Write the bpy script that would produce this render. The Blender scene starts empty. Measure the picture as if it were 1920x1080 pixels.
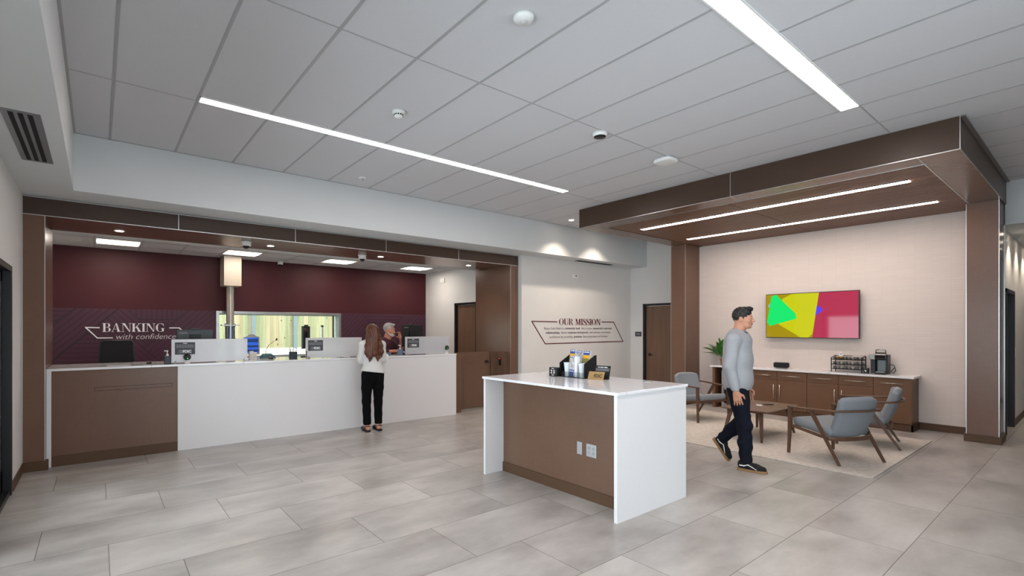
import bpy, bmesh, math, random
import numpy as np
from mathutils import Vector, Matrix, noise
random.seed(7)
PI = math.pi
S = bpy.context.scene
C = S.collection

# ---------------------------------------------------------------- camera, world, sun, exposure
cam_d = bpy.data.cameras.new('camera')
cam = bpy.data.objects.new('camera', cam_d)
C.objects.link(cam)
S.camera = cam
F_PX = 919.17
cam_d.sensor_width = 36.0
cam_d.lens = F_PX * 36.0 / 1920.0
cam_d.shift_x = 60.0 / 1920.0
cam_d.shift_y = 76.5 / 1920.0
cam_d.clip_start = 0.05
cam_d.clip_end = 200
YAW = math.atan2(716.0, F_PX)            # from +Y towards +X
cam.location = (0, 0, 1.557)
cam.rotation_euler = (PI / 2, 0, -YAW)

S.view_settings.view_transform = 'Standard'
S.view_settings.look = 'None'
S.view_settings.gamma = 1.0
S.view_settings.use_curve_mapping = False
S.view_settings.exposure = 1.12

w = bpy.data.worlds.new('sky')
S.world = w
w.use_nodes = True
w.node_tree.nodes['Background'].inputs[0].default_value = (0.94, 0.93, 1.0, 1)
w.node_tree.nodes['Background'].inputs[1].default_value = 3.1

def sun():
    d = bpy.data.lights.new('sun', 'SUN')
    d.energy = 1.7
    d.angle = 0.02
    d.color = (1.0, 0.97, 0.93)
    o = bpy.data.objects.new('sun', d)
    C.objects.link(o)
    o.rotation_euler = Vector((-0.62, 0.42, -0.66)).to_track_quat('-Z', 'Y').to_euler()
sun()

def portal(loc, sx, sy, direction):
    d = bpy.data.lights.new('window_portal', 'AREA')
    d.shape = 'RECTANGLE'; d.size = sx; d.size_y = sy
    d.cycles.is_portal = True
    o = bpy.data.objects.new('window_portal', d)
    C.objects.link(o)
    o.location = loc
    o.rotation_euler = Vector(direction).to_track_quat('-Z', 'Y').to_euler()
portal((2.6, -2.62, 1.5), 4.0, 2.6, (0, 1, 0))
portal((-0.87, 0.3, 1.5), 4.8, 2.7, (1, 0, 0))  # serves the added left-wall window
portal((-0.83, 4.6, 1.07), 3.4, 2.1, (1, 0, 0))
portal((3.02, 10.75, 1.4), 2.4, 1.0, (0, -1, 0))

# ---------------------------------------------------------------- helpers
def lin(c):
    if isinstance(c, str):
        c = [int(c[i:i + 2], 16) / 255 for i in (0, 2, 4)]
    return tuple((x / 12.92 if x <= 0.04045 else ((x + 0.055) / 1.055) ** 2.4) for x in c)

def mat(name, col, rough=0.5, metal=0.0, emit=None, estr=0.0, spec=0.5, **k):
    m = bpy.data.materials.new(name)
    m.use_nodes = True
    b = m.node_tree.nodes['Principled BSDF']
    b.inputs['Base Color'].default_value = (*lin(col), 1)
    b.inputs['Roughness'].default_value = rough
    b.inputs['Metallic'].default_value = metal
    b.inputs['Specular IOR Level'].default_value = spec
    if emit:
        b.inputs['Emission Color'].default_value = (*lin(emit), 1)
        b.inputs['Emission Strength'].default_value = estr
    for kk, v in k.items():
        b.inputs[kk.replace('_', ' ')].default_value = v
    return m

def nd(m, t, **k):
    n = m.node_tree.nodes.new(t)
    for a, v in k.items():
        if a.startswith('i_'):
            n.inputs[a[2:].replace('_', ' ')].default_value = v
        else:
            setattr(n, a, v)
    return n

def lk(m, a, b):
    m.node_tree.links.new(a, b)

def varied(name, col, rough=0.5, amt=0.06, scale=3.0, stretch=(1, 1, 1), bump=0.0, col2=None, metal=0.0, detail=5.0, spec=0.5):
    """procedural colour made of two tones mixed by stretched noise, with bump"""
    m = mat(name, col, rough, metal, spec=spec)
    b = m.node_tree.nodes['Principled BSDF']
    tc = nd(m, 'ShaderNodeTexCoord')
    mp = nd(m, 'ShaderNodeMapping')
    mp.inputs['Scale'].default_value = stretch
    nz = nd(m, 'ShaderNodeTexNoise')
    nz.inputs['Scale'].default_value = scale
    nz.inputs['Detail'].default_value = detail
    cr = nd(m, 'ShaderNodeValToRGB')
    c = lin(col)
    d = lin(col2) if col2 else tuple(max(0, x * (1 - 2 * amt)) for x in c)
    e = tuple(min(1, x * (1 + amt)) for x in c)
    cr.color_ramp.elements[0].position = 0.3
    cr.color_ramp.elements[1].position = 0.7
    cr.color_ramp.elements[0].color = (*d, 1)
    cr.color_ramp.elements[1].color = (*e, 1)
    lk(m, tc.outputs['Object'], mp.inputs[0]); lk(m, mp.outputs[0], nz.inputs['Vector'])
    lk(m, nz.outputs[0], cr.inputs[0]); lk(m, cr.outputs[0], b.inputs['Base Color'])
    if bump:
        bp = nd(m, 'ShaderNodeBump')
        bp.inputs['Strength'].default_value = bump
        bp.inputs['Distance'].default_value = 0.002
        lk(m, nz.outputs[0], bp.inputs['Height']); lk(m, bp.outputs[0], b.inputs['Normal'])
    return m

def root_of(o):
    while o.parent:
        o = o.parent
    return o

class MB:
    def __init__(s):
        s.v = []; s.f = []; s.m = []; s.mi = 0
    def add(s, vs, fs):
        n = len(s.v)
        s.v += [tuple(v) for v in vs]
        s.f += [tuple(i + n for i in f) for f in fs]
        s.m += [s.mi] * len(fs)
        return s
    def box(s, x0, x1, y0, y1, z0, z1):
        if x0 > x1: x0, x1 = x1, x0
        if y0 > y1: y0, y1 = y1, y0
        if z0 > z1: z0, z1 = z1, z0
        v = [(x, y, z) for x in (x0, x1) for y in (y0, y1) for z in (z0, z1)]
        return s.add(v, [(0, 1, 3, 2), (4, 6, 7, 5), (0, 4, 5, 1), (2, 3, 7, 6), (0, 2, 6, 4), (1, 5, 7, 3)])
    def obox(s, c, d, M):
        h = [x / 2 for x in d]
        v = [Vector(c) + M @ Vector((a * h[0], b * h[1], e * h[2])) for a in (-1, 1) for b in (-1, 1) for e in (-1, 1)]
        return s.add(v, [(0, 1, 3, 2), (4, 6, 7, 5), (0, 4, 5, 1), (2, 3, 7, 6), (0, 2, 6, 4), (1, 5, 7, 3)])
    def hexa(s, lo, hi):
        """two quads (4 points each, same order ccw from above) joined"""
        v = list(lo) + list(hi)
        return s.add(v, [(3, 2, 1, 0), (4, 5, 6, 7), (0, 1, 5, 4), (1, 2, 6, 5), (2, 3, 7, 6), (3, 0, 4, 7)])
    def beam(s, p0, p1, w0, h0, w1=None, h1=None, side=(1, 0, 0)):
        """tapered rectangular bar; w along side, h across"""
        w1 = w0 if w1 is None else w1; h1 = h0 if h1 is None else h1
        p0 = Vector(p0); p1 = Vector(p1); t = (p1 - p0).normalized()
        a = Vector(side); a = (a - t * a.dot(t)).normalized(); b = t.cross(a)
        q = lambda p, w, h: [p + a * sx * w / 2 + b * sy * h / 2 for sx, sy in ((-1, -1), (1, -1), (1, 1), (-1, 1))]
        return s.hexa(q(p0, w0, h0), q(p1, w1, h1))
    def cyl(s, p0, p1, r0, r1=None, n=24, caps=True):
        r1 = r0 if r1 is None else r1
        p0 = Vector(p0); p1 = Vector(p1); t = (p1 - p0).normalized()
        a = t.orthogonal().normalized(); b = t.cross(a)
        v = []
        for p, r in ((p0, r0), (p1, r1)):
            v += [p + (a * math.cos(2 * PI * i / n) + b * math.sin(2 * PI * i / n)) * r for i in range(n)]
        f = [(i, (i + 1) % n, n + (i + 1) % n, n + i) for i in range(n)]
        if caps:
            f += [tuple(range(n - 1, -1, -1)), tuple(range(n, 2 * n))]
        return s.add(v, f)
    def lathe(s, prof, c=(0, 0, 0), n=32, axis='z'):
        """profile [(r, h)] from bottom to top"""
        v = []; f = []
        for r, h in prof:
            for i in range(n):
                a = 2 * PI * i / n
                p = (r * math.cos(a), r * math.sin(a), h)
                if axis == 'x': p = (h, p[0], p[1])
                if axis == 'y': p = (p[1], h, p[0])
                v.append((c[0] + p[0], c[1] + p[1], c[2] + p[2]))
        for k in range(len(prof) - 1):
            for i in range(n):
                j = (i + 1) % n
                f.append((k * n + i, k * n + j, (k + 1) * n + j, (k + 1) * n + i))
        f.append(tuple(range(n - 1, -1, -1)))
        L = (len(prof) - 1) * n
        f.append(tuple(range(L, L + n)))
        return s.add(v, f)
    def tube(s, pts, r, n=10, flat=None):
        """round (or flat=(w,h) rectangular/elliptic) tube along points; r may be list"""
        pts = [Vector(p) for p in pts]
        rr = r if isinstance(r, (list, tuple)) else [r] * len(pts)
        v = []; f = []
        prev = None
        for k, p in enumerate(pts):
            t = (pts[min(k + 1, len(pts) - 1)] - pts[max(k - 1, 0)]).normalized()
            if prev is None:
                a = Vector((0, 0, 1)).cross(t)
                a = a.normalized() if a.length > 1e-3 else t.orthogonal().normalized()
            else:
                a = (prev - t * prev.dot(t)).normalized()
            prev = a; b = t.cross(a)
            for i in range(n):
                an = 2 * PI * i / n
                if flat:
                    ca, sa = math.cos(an), math.sin(an)
                    e = 0.5
                    ca = math.copysign(abs(ca) ** e, ca); sa = math.copysign(abs(sa) ** e, sa)
                    v.append(p + (a * ca * flat[0] + b * sa * flat[1]) * rr[k])
                else:
                    v.append(p + (a * math.cos(an) + b * math.sin(an)) * rr[k])
        for k in range(len(pts) - 1):
            for i in range(n):
                j = (i + 1) % n
                f.append((k * n + i, k * n + j, (k + 1) * n + j, (k + 1) * n + i))
        f.append(tuple(range(n - 1, -1, -1)))
        L = (len(pts) - 1) * n
        f.append(tuple(range(L, L + n)))
        return s.add(v, f)
    def sphere(s, c, r, nu=20, nv=12):
        r = r if isinstance(r, (tuple, list)) else (r, r, r)
        prof = [(math.sin(PI * k / nv) , -math.cos(PI * k / nv)) for k in range(1, nv)]
        v = [(c[0], c[1], c[2] - r[2])]
        for a, h in prof:
            for i in range(nu):
                an = 2 * PI * i / nu
                v.append((c[0] + r[0] * a * math.cos(an), c[1] + r[1] * a * math.sin(an), c[2] + r[2] * h))
        v.append((c[0], c[1], c[2] + r[2]))
        f = [(0, 1 + (i + 1) % nu, 1 + i) for i in range(nu)]
        for k in range(nv - 2):
            for i in range(nu):
                j = (i + 1) % nu
                f.append((1 + k * nu + i, 1 + k * nu + j, 1 + (k + 1) * nu + j, 1 + (k + 1) * nu + i))
        L = 1 + (nv - 2) * nu
        f += [(L + i, L + (i + 1) % nu, len(v) - 1) for i in range(nu)]
        return s.add(v, f)
    def prism(s, poly, a0, a1, plane='xy', thick_axis=None):
        """extrude a 2-d polygon; plane 'xy' -> z, 'xz' -> y, 'yz' -> x"""
        mk = {'xy': lambda p, a: (p[0], p[1], a), 'xz': lambda p, a: (p[0], a, p[1]), 'yz': lambda p, a: (a, p[0], p[1])}[plane]
        n = len(poly)
        v = [mk(p, a0) for p in poly] + [mk(p, a1) for p in poly]
        f = [tuple(range(n - 1, -1, -1)), tuple(range(n, 2 * n))] + [(i, (i + 1) % n, n + (i + 1) % n, n + i) for i in range(n)]
        return s.add(v, f)
    def xf(s, M):
        s.v = [tuple(M @ Vector(p)) for p in s.v]
        return s
    def build(s, name, mt, parent=None, bevel=0, seg=2, smooth=False, subd=0, local=False, fixn=True):
        me = bpy.data.meshes.new(name)
        vs = s.v
        if parent is not None and not local:
            r = root_of(parent)
            Mi = (Matrix.Translation(r.location) @ r.rotation_euler.to_matrix().to_4x4()).inverted()
            vs = [tuple(Mi @ Vector(p)) for p in vs]
        me.from_pydata(vs, [], s.f)
        mts = mt if isinstance(mt, (list, tuple)) else [mt]
        for q in mts:
            me.materials.append(q)
        if len(mts) > 1:
            me.polygons.foreach_set('material_index', s.m)
        if fixn:
            bm = bmesh.new(); bm.from_mesh(me)
            bmesh.ops.recalc_face_normals(bm, faces=bm.faces)
            bm.to_mesh(me); bm.free()
        o = bpy.data.objects.new(name, me)
        C.objects.link(o)
        if parent is not None:
            o.parent = parent
        if bevel:
            md = o.modifiers.new('bevel', 'BEVEL'); md.width = bevel; md.segments = seg; md.limit_method = 'ANGLE'; md.angle_limit = 0.6
            md.harden_normals = False
        if subd:
            md = o.modifiers.new('subd', 'SUBSURF'); md.levels = subd; md.render_levels = subd
        if smooth or subd:
            me.polygons.foreach_set('use_smooth', [True] * len(me.polygons))
        elif bevel or smooth is None:
            pass
        me.update()
        return o

def smooth_by_angle(o, ang=0.6):
    """auto smooth without ops: mark sharp edges"""
    me = o.data
    bm = bmesh.new(); bm.from_mesh(me)
    for f in bm.faces: f.smooth = True
    for e in bm.edges:
        if len(e.link_faces) == 2 and e.calc_face_angle(0) > ang:
            e.smooth = False
    bm.to_mesh(me); bm.free()
    return o

def tag(o, label, cat, group=None):
    o['label'] = label; o['category'] = cat
    if group: o['group'] = group
    return o

def thing(name, label, cat, loc=(0, 0, 0), rz=0.0, group=None):
    o = bpy.data.objects.new(name, None)
    C.objects.link(o)
    o.empty_display_size = 0.1
    o.location = loc; o.rotation_euler = (0, 0, rz)
    return tag(o, label, cat, group)

def struct(name, mb, m, **k):
    o = mb.build(name, m, **k)
    o['kind'] = 'structure'
    return o

def dup(root, loc, rz, label=None, group=None):
    r = root.copy(); C.objects.link(r)
    r.location = loc; r.rotation_euler = (0, 0, rz)
    if label: r['label'] = label
    if group: r['group'] = group
    for ch in list(root.children):
        c = ch.copy(); C.objects.link(c); c.parent = r
        for g in list(ch.children):
            d = g.copy(); C.objects.link(d); d.parent = c
    return r

_font_dg = []
def text_mesh(txt, size=0.1, shear=0.0, off=0.0, align='CENTER', extr=0.0006, space=1.0, sx=1.0, width=None):
    """flat lettering, returned as verts/faces in the xz plane facing -Y (reads left to right along +X)"""
    cu = bpy.data.curves.new('t', 'FONT')
    cu.body = txt; cu.size = size; cu.shear = shear; cu.offset = off; cu.align_x = align
    cu.extrude = extr; cu.space_character = space; cu.resolution_u = 4
    ob = bpy.data.objects.new('t', cu)
    me = bpy.data.meshes.new_from_object(ob)
    vs = [tuple(v.co) for v in me.vertices]
    fs = [tuple(p.vertices) for p in me.polygons]
    bpy.data.objects.remove(ob); bpy.data.curves.remove(cu); bpy.data.meshes.remove(me)
    if width and vs:
        x0 = min(v[0] for v in vs); x1 = max(v[0] for v in vs)
        sx = width / (x1 - x0)
        c = (x0 + x1) / 2 if align == 'CENTER' else x0
        vs = [((v[0] - c) * sx, v[1], v[2]) for v in vs]
    else:
        vs = [(v[0] * sx, v[1], v[2]) for v in vs]
    return vs, fs

def put_text(mb, txt, org, right, up, **k):
    """adds lettering at org with given in-plane axes; normal = right x up"""
    vs, fs = text_mesh(txt, **k)
    R = Vector(right).normalized(); U = Vector(up).normalized(); N = R.cross(U)
    o = Vector(org)
    mb.add([o + R * v[0] + U * v[1] + N * v[2] for v in vs], fs)

def word_bars(mb, org, right, up, width, h, words, seed=1, th=0.0004):
    """a line of print too small to read: short bars in word lengths"""
    r = random.Random(seed); R = Vector(right).normalized(); U = Vector(up).normalized(); N = R.cross(U)
    ls = [0.6 + r.random() for _ in range(words)]; tot = sum(ls) + 0.28 * (words - 1); k = width / tot
    x = -width / 2; o = Vector(org)
    for l in ls:
        a = x; b = x + l * k
        mb.add([o + R * p + U * q + N * t for t in (0, th) for p, q in ((a, 0), (b, 0), (b, h), (a, h))], [(0, 1, 2, 3), (7, 6, 5, 4), (0, 4, 5, 1), (1, 5, 6, 2), (2, 6, 7, 3), (3, 7, 4, 0)])
        x = b + 0.28 * k

# high-contrast serif capitals drawn as polygons (unit cap height)
def serif_glyphs():
    T = 0.17; t = 0.035; sf = 0.035
    def rect(x0, x1, y0, y1): return [(x0, y0), (x1, y0), (x1, y1), (x0, y1)]
    def stem(x, w=T, y0=0, y1=1, e=0.075):
        return [rect(x, x + w, y0, y1), rect(x - e, x + w + e, y0, y0 + sf), rect(x - e, x + w + e, y1 - sf, y1)]
    def arc(cx, cy, rx, ry, a0, a1, thick, thin, n=24):
        out = []
        for i in range(n):
            q = []
            for a in (a0 + (a1 - a0) * i / n, a0 + (a1 - a0) * (i + 1) / n):
                c, s_ = math.cos(a), math.sin(a)
                wd = thin + (thick - thin) * abs(c) ** 1.5
                q.append(((cx + rx * c, cy + ry * s_), (cx + (rx - wd) * c, cy + (ry - thin - (wd - thin) * 0.15) * s_)))
            out.append([q[0][0], q[1][0], q[1][1], q[0][1]])
        return out
    G = {}
    G['B'] = (0.72, stem(0.08) + [rect(0.2, 0.42, 0.965, 1), rect(0.2, 0.42, 0.50, 0.535), rect(0.2, 0.42, 0, 0.035)] + arc(0.40, 0.765, 0.22, 0.235, -PI / 2, PI / 2, 0.15, t) + arc(0.40, 0.26, 0.27, 0.265, -PI / 2, PI / 2, 0.17, t))
    G['A'] = (0.80, [[(0.06, 0), (0.10, 0), (0.40, 0.95), (0.37, 1.0)], [(0.50, 0), (0.70, 0), (0.44, 1.0), (0.35, 1.0)], rect(0.17, 0.56, 0.30, 0.335), rect(0.0, 0.2, 0, sf), rect(0.44, 0.78, 0, sf)])
    G['N'] = (0.86, [rect(0.12, 0.155, 0, 1), rect(0.70, 0.735, 0, 1), [(0.10, 1), (0.30, 1), (0.735, 0), (0.66, 0)], rect(0.02, 0.25, 0, sf), rect(0.0, 0.26, 1 - sf, 1), rect(0.60, 0.84, 1 - sf, 1)])
    G['K'] = (0.82, stem(0.08) + [[(0.24, 0.36), (0.24, 0.42), (0.63, 1.0), (0.69, 1.0)], [(0.36, 0.56), (0.46, 0.70), (0.78, 0), (0.58, 0)], rect(0.54, 0.80, 1 - sf, 1), rect(0.50, 0.84, 0, sf)])
    G['I'] = (0.36, stem(0.09))
    G['G'] = (0.84, arc(0.42, 0.5, 0.40, 0.515, PI * 0.27, PI * 1.62, 0.18, t) + [rect(0.56, 0.72, 0.05, 0.42), rect(0.46, 0.80, 0.40, 0.435), [(0.68, 0.70), (0.72, 0.70), (0.70, 1.0), (0.67, 0.93)], [(0.42, -0.015), (0.58, 0.02), (0.60, 0.09), (0.42, 0.02)], [(0.40, 0.98), (0.62, 0.93), (0.70, 0.80), (0.68, 0.92), (0.55, 1.0), (0.40, 1.015)]])
    G['O'] = (0.86, arc(0.42, 0.5, 0.40, 0.515, 0, 2 * PI, 0.18, t, 40))
    G['U'] = (0.84, [rect(0.08, 0.25, 0.28, 1), rect(0.0, 0.33, 1 - sf, 1), rect(0.68, 0.715, 0.3, 1), rect(0.58, 0.82, 1 - sf, 1)] + arc(0.397, 0.31, 0.318, 0.325, PI, 2 * PI, 0.10, t) + [[(0.08, 0.35), (0.25, 0.35), (0.29, 0.08), (0.18, 0.06), (0.10, 0.16)]])
    G['R'] = (0.82, stem(0.08) + [rect(0.2, 0.40, 0.965, 1), rect(0.2, 0.42, 0.48, 0.515)] + arc(0.38, 0.74, 0.25, 0.26, -PI / 2, PI / 2, 0.16, t) + [[(0.38, 0.50), (0.52, 0.47), (0.70, 0.04), (0.84, 0.05), (0.80, 0.0), (0.62, -0.01), (0.55, 0.05)]])
    G['M'] = (1.02, [rect(0.12, 0.155, 0, 1), rect(0.72, 0.90, 0, 1), [(0.08, 1), (0.27, 1), (0.52, 0.12), (0.46, 0.0)], [(0.44, 0.04), (0.50, 0.0), (0.76, 1.0), (0.72, 1.0)], rect(0.02, 0.25, 0, sf), rect(0.0, 0.2, 1 - sf, 1), rect(0.64, 0.98, 0, sf), rect(0.74, 0.98, 1 - sf, 1)])
    sp = []
    path = [(0.58, 0.80), (0.50, 0.95), (0.33, 0.995), (0.14, 0.90), (0.11, 0.74), (0.22, 0.60), (0.42, 0.46), (0.55, 0.33), (0.55, 0.14), (0.42, 0.02), (0.26, 0.005), (0.11, 0.08), (0.04, 0.24)]
    wid = [0.02, 0.03, 0.04, 0.09, 0.14, 0.19, 0.20, 0.17, 0.11, 0.06, 0.035, 0.03, 0.02]
    for i in range(len(path) - 1):
        (x0, y0), (x1, y1) = path[i], path[i + 1]
        def nrm(k):
            a = path[max(0, k - 1)]; b = path[min(len(path) - 1, k + 1)]
            dx, dy = b[0] - a[0], b[1] - a[1]; L = math.hypot(dx, dy); return -dy / L, dx / L
        n0 = nrm(i); n1 = nrm(i + 1); w0 = wid[i] / 2; w1 = wid[i + 1] / 2
        sp.append([(x0 - n0[0] * w0, y0 - n0[1] * w0), (x0 + n0[0] * w0, y0 + n0[1] * w0), (x1 + n1[0] * w1, y1 + n1[1] * w1), (x1 - n1[0] * w1, y1 - n1[1] * w1)])
    sp += [[(0.56, 0.68), (0.59, 0.68), (0.60, 1.0), (0.57, 0.98), (0.54, 0.88)], [(0.03, 0.32), (0.06, 0.32), (0.09, 0.12), (0.06, 0.0), (0.03, 0.0)]]
    G['S'] = (0.66, sp)
    G[' '] = (0.36, [])
    return G
GL = serif_glyphs()

def serif_text(mb, txt, x0, x1, z0, z1, y, dy=0.003):
    """serif capitals in the plane y (facing -Y) filling x0..x1, z0..z1"""
    tot = sum(GL[c][0] for c in txt)
    k = (x1 - x0) / tot; h = z1 - z0; x = x0; cn_ = 0
    for c in txt:
        wdt, polys = GL[c]
        for p in polys:
            q = [(x + a * k, z0 + b * h) for a, b in p]
            cn_ += 1
            mb.prism(q, y, y - dy - 0.00002 * cn_, 'xz')
        x += wdt * k

# ---------------------------------------------------------------- materials
WALL = varied('painted_wall', 'd4d3d1', 0.75, 0.015, 2.0, bump=0.02)
SOFF = varied('soffit_paint', 'cfd2d3', 0.8, 0.01, 2.0)
CEIL = varied('ceiling_tile', 'c8c8cb', 0.9, 0.025, 180.0, bump=0.15)
GRID = mat('ceiling_grid_metal', 'a3a3a4', 0.5)
BLACK = mat('black_satin', '0d0e10', 0.4)
BLKP = mat('black_plastic', '111214', 0.35)
BLKM = mat('black_metal', '15161a', 0.45, 0.3)
WHITEP = mat('white_plastic', 'e4e4e2', 0.4)
STEEL = varied('brushed_steel', 'b4b2ae', 0.32, 0.08, 6, (1, 1, 40), metal=1.0)
TRIM = mat('aluminium_trim', 'c9cacc', 0.3, 0.9)
DARK = mat('dark_gap', '060606', 0.8)
RUBBER = mat('rubber', '1b1b1b', 0.8)
def laminate(name, a, b, rough):
    """linen-grain brown laminate: crossed fine threads over a slow tone shift"""
    m = mat(name, a, rough)
    bs = m.node_tree.nodes['Principled BSDF']
    tc = nd(m, 'ShaderNodeTexCoord')
    outs = []
    for st in ((9, 9, 260), (260, 260, 9), (1.5, 1.5, 1.5)):
        mp = nd(m, 'ShaderNodeMapping'); mp.inputs['Scale'].default_value = st
        nz = nd(m, 'ShaderNodeTexNoise'); nz.inputs['Scale'].default_value = 1.0; nz.inputs['Detail'].default_value = 3
        lk(m, tc.outputs['Object'], mp.inputs[0]); lk(m, mp.outputs[0], nz.inputs['Vector'])
        outs.append(nz.outputs[0])
    ad = nd(m, 'ShaderNodeMath', operation='ADD'); lk(m, outs[0], ad.inputs[0]); lk(m, outs[1], ad.inputs[1])
    a2 = nd(m, 'ShaderNodeMath', operation='ADD'); lk(m, ad.outputs[0], a2.inputs[0]); lk(m, outs[2], a2.inputs[1])
    dv = nd(m, 'ShaderNodeMath', operation='DIVIDE'); lk(m, a2.outputs[0], dv.inputs[0]); dv.inputs[1].default_value = 3
    cr = nd(m, 'ShaderNodeValToRGB')
    cr.color_ramp.elements[0].position = 0.30; cr.color_ramp.elements[1].position = 0.70
    cr.color_ramp.elements[0].color = (*lin(b), 1); cr.color_ramp.elements[1].color = (*lin(a), 1)
    lk(m, dv.outputs[0], cr.inputs[0]); lk(m, cr.outputs[0], bs.inputs['Base Color'])
    bs.inputs['Specular IOR Level'].default_value = 0.32
    return m
BROWN = laminate('brown_laminate', '745949', '624a3d', 0.25)
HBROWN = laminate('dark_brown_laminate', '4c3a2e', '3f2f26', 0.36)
CABM = laminate('cabinet_laminate', '73533d', '664935', 0.42)
COVE = laminate('brown_cove_base', '5a422f', '4e3827', 0.5)
QUARTZ = varied('white_quartz', 'e6e6e8', 0.07, 0.02, 1.2)
def vein(m):
    b = m.node_tree.nodes['Principled BSDF']; src = b.inputs['Base Color'].links[0].from_socket
    geo = nd(m, 'ShaderNodeNewGeometry'); nz = nd(m, 'ShaderNodeTexNoise'); nz.inputs['Scale'].default_value = 0.9; nz.inputs['Detail'].default_value = 4; nz.inputs['Roughness'].default_value = 0.35
    lk(m, geo.outputs['Position'], nz.inputs['Vector'])
    a = nd(m, 'ShaderNodeMath', operation='SUBTRACT'); lk(m, nz.outputs[0], a.inputs[0]); a.inputs[1].default_value = 0.5
    c = nd(m, 'ShaderNodeMath', operation='ABSOLUTE'); lk(m, a.outputs[0], c.inputs[0])
    d = nd(m, 'ShaderNodeMath', operation='LESS_THAN'); lk(m, c.outputs[0], d.inputs[0]); d.inputs[1].default_value = 0.0028
    e = nd(m, 'ShaderNodeMath', operation='MULTIPLY'); lk(m, d.outputs[0], e.inputs[0]); e.inputs[1].default_value = 0.45
    mx = nd(m, 'ShaderNodeMix', data_type='RGBA'); lk(m, e.outputs[0], mx.inputs['Factor']); lk(m, src, mx.inputs['A']); mx.inputs['B'].default_value = (*lin('9c9a98'), 1)
    lk(m, mx.outputs['Result'], b.inputs['Base Color'])
vein(QUARTZ)
WPANEL = varied('white_linen_laminate', 'dddcdd', 0.4, 0.015, 60, (1, 1, 6))
DOORW = varied('walnut_door', '6f5442', 0.42, 0.09, 2.2, (6, 6, 0.5), detail=8)
WALNUT = varied('walnut', '5a3f2e', 0.38, 0.12, 5, (8, 8, 1.2), detail=8)
TABLEW = varied('walnut_table_top', '664939', 0.4, 0.12, 3, (10, 1.2, 1), detail=8)
SLAT = varied('slat_wood', '7a5642', 0.45, 0.15, 2.2, (14, 0.8, 14), detail=6)
GREYF = varied('grey_upholstery', '82878d', 0.92, 0.06, 220, bump=0.5)
MAROON = varied('maroon_paint', '45191f', 0.55, 0.03, 1.2, spec=0.3)
LED = mat('led_diffuser', 'ffffff', 0.5, emit='fff0ea', estr=15.0)
LEDW = mat('led_diffuser_warm', 'ffffff', 0.5, emit='ffeee4', estr=17.5)
LEDT = mat('troffer_lens', 'ffffff', 0.5, emit='fff1e4', estr=21.0)
DLM = mat('downlight_lens', 'ffffff', 0.5, emit='ffe9d2', estr=22.0)

# floor tiles: 0.59 x 1.192 m, each course shifted a third
def floor_mat():
    m = mat('porcelain_floor_tile', 'a89f96', 0.36)
    b = m.node_tree.nodes['Principled BSDF']
    geo = nd(m, 'ShaderNodeNewGeometry')
    sep = nd(m, 'ShaderNodeSeparateXYZ'); lk(m, geo.outputs['Position'], sep.inputs[0])
    def M(op, a, b_=None, c=None):
        n = nd(m, 'ShaderNodeMath', operation=op)
        for i, q in enumerate((a, b_, c)):
            if q is None: continue
            if isinstance(q, (int, float)): n.inputs[i].default_value = q
            else: lk(m, q, n.inputs[i])
        return n.outputs[0]
    v = M('DIVIDE', M('SUBTRACT', sep.outputs[1], 0.877), 0.5935)
    row = M('FLOOR', v)
    fv = M('SUBTRACT', v, row)
    u = M('DIVIDE', M('ADD', M('SUBTRACT', sep.outputs[0], 4.43), M('MULTIPLY', row, 0.3975)), 1.192)
    col = M('FLOOR', u); fu = M('SUBTRACT', u, col)
    du = M('MULTIPLY', M('MINIMUM', fu, M('SUBTRACT', 1.0, fu)), 1.192)
    dv_ = M('MULTIPLY', M('MINIMUM', fv, M('SUBTRACT', 1.0, fv)), 0.5935)
    d = M('MINIMUM', du, dv_)
    joint = M('LESS_THAN', d, 0.0019)
    # per tile tone + cloudy tone
    cmb = nd(m, 'ShaderNodeCombineXYZ'); lk(m, row, cmb.inputs[0]); lk(m, col, cmb.inputs[1])
    wn = nd(m, 'ShaderNodeTexWhiteNoise', noise_dimensions='3D'); lk(m, cmb.outputs[0], wn.inputs[0])
    add = nd(m, 'ShaderNodeVectorMath', operation='ADD')
    sc = nd(m, 'ShaderNodeVectorMath', operation='SCALE'); lk(m, wn.outputs['Color'], sc.inputs[0]); sc.inputs['Scale'].default_value = 30
    lk(m, geo.outputs['Position'], add.inputs[0]); lk(m, sc.outputs[0], add.inputs[1])
    mp = nd(m, 'ShaderNodeMapping'); mp.inputs['Scale'].default_value = (1.0, 2.0, 1); lk(m, add.outputs[0], mp.inputs[0])
    nz = nd(m, 'ShaderNodeTexNoise'); nz.inputs['Scale'].default_value = 1.3; nz.inputs['Detail'].default_value = 7; nz.inputs['Roughness'].default_value = 0.6
    lk(m, mp.outputs[0], nz.inputs['Vector'])
    cr = nd(m, 'ShaderNodeValToRGB')
    e = cr.color_ramp.elements
    e[0].position = 0.32; e[0].color = (*lin('8f8a85'), 1)
    e[1].position = 0.68; e[1].color = (*lin('b8b4af'), 1)
    lk(m, nz.outputs[0], cr.inputs[0])
    hs = nd(m, 'ShaderNodeHueSaturation'); lk(m, cr.outputs[0], hs.inputs['Color'])
    lk(m, M('ADD', M('MULTIPLY', wn.outputs['Value'], 0.07), 0.965), hs.inputs['Value'])
    mx = nd(m, 'ShaderNodeMix', data_type='RGBA'); lk(m, joint, mx.inputs['Factor']); lk(m, hs.outputs[0], mx.inputs['A'])
    mx.inputs['B'].default_value = (*lin('5f564e'), 1)
    lk(m, mx.outputs['Result'], b.inputs['Base Color'])
    rr = M('ADD', M('MULTIPLY', nz.outputs[0], 0.16), 0.26); lk(m, M('MAXIMUM', rr, M('MULTIPLY', joint, 0.8)), b.inputs['Roughness'])
    return m
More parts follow.
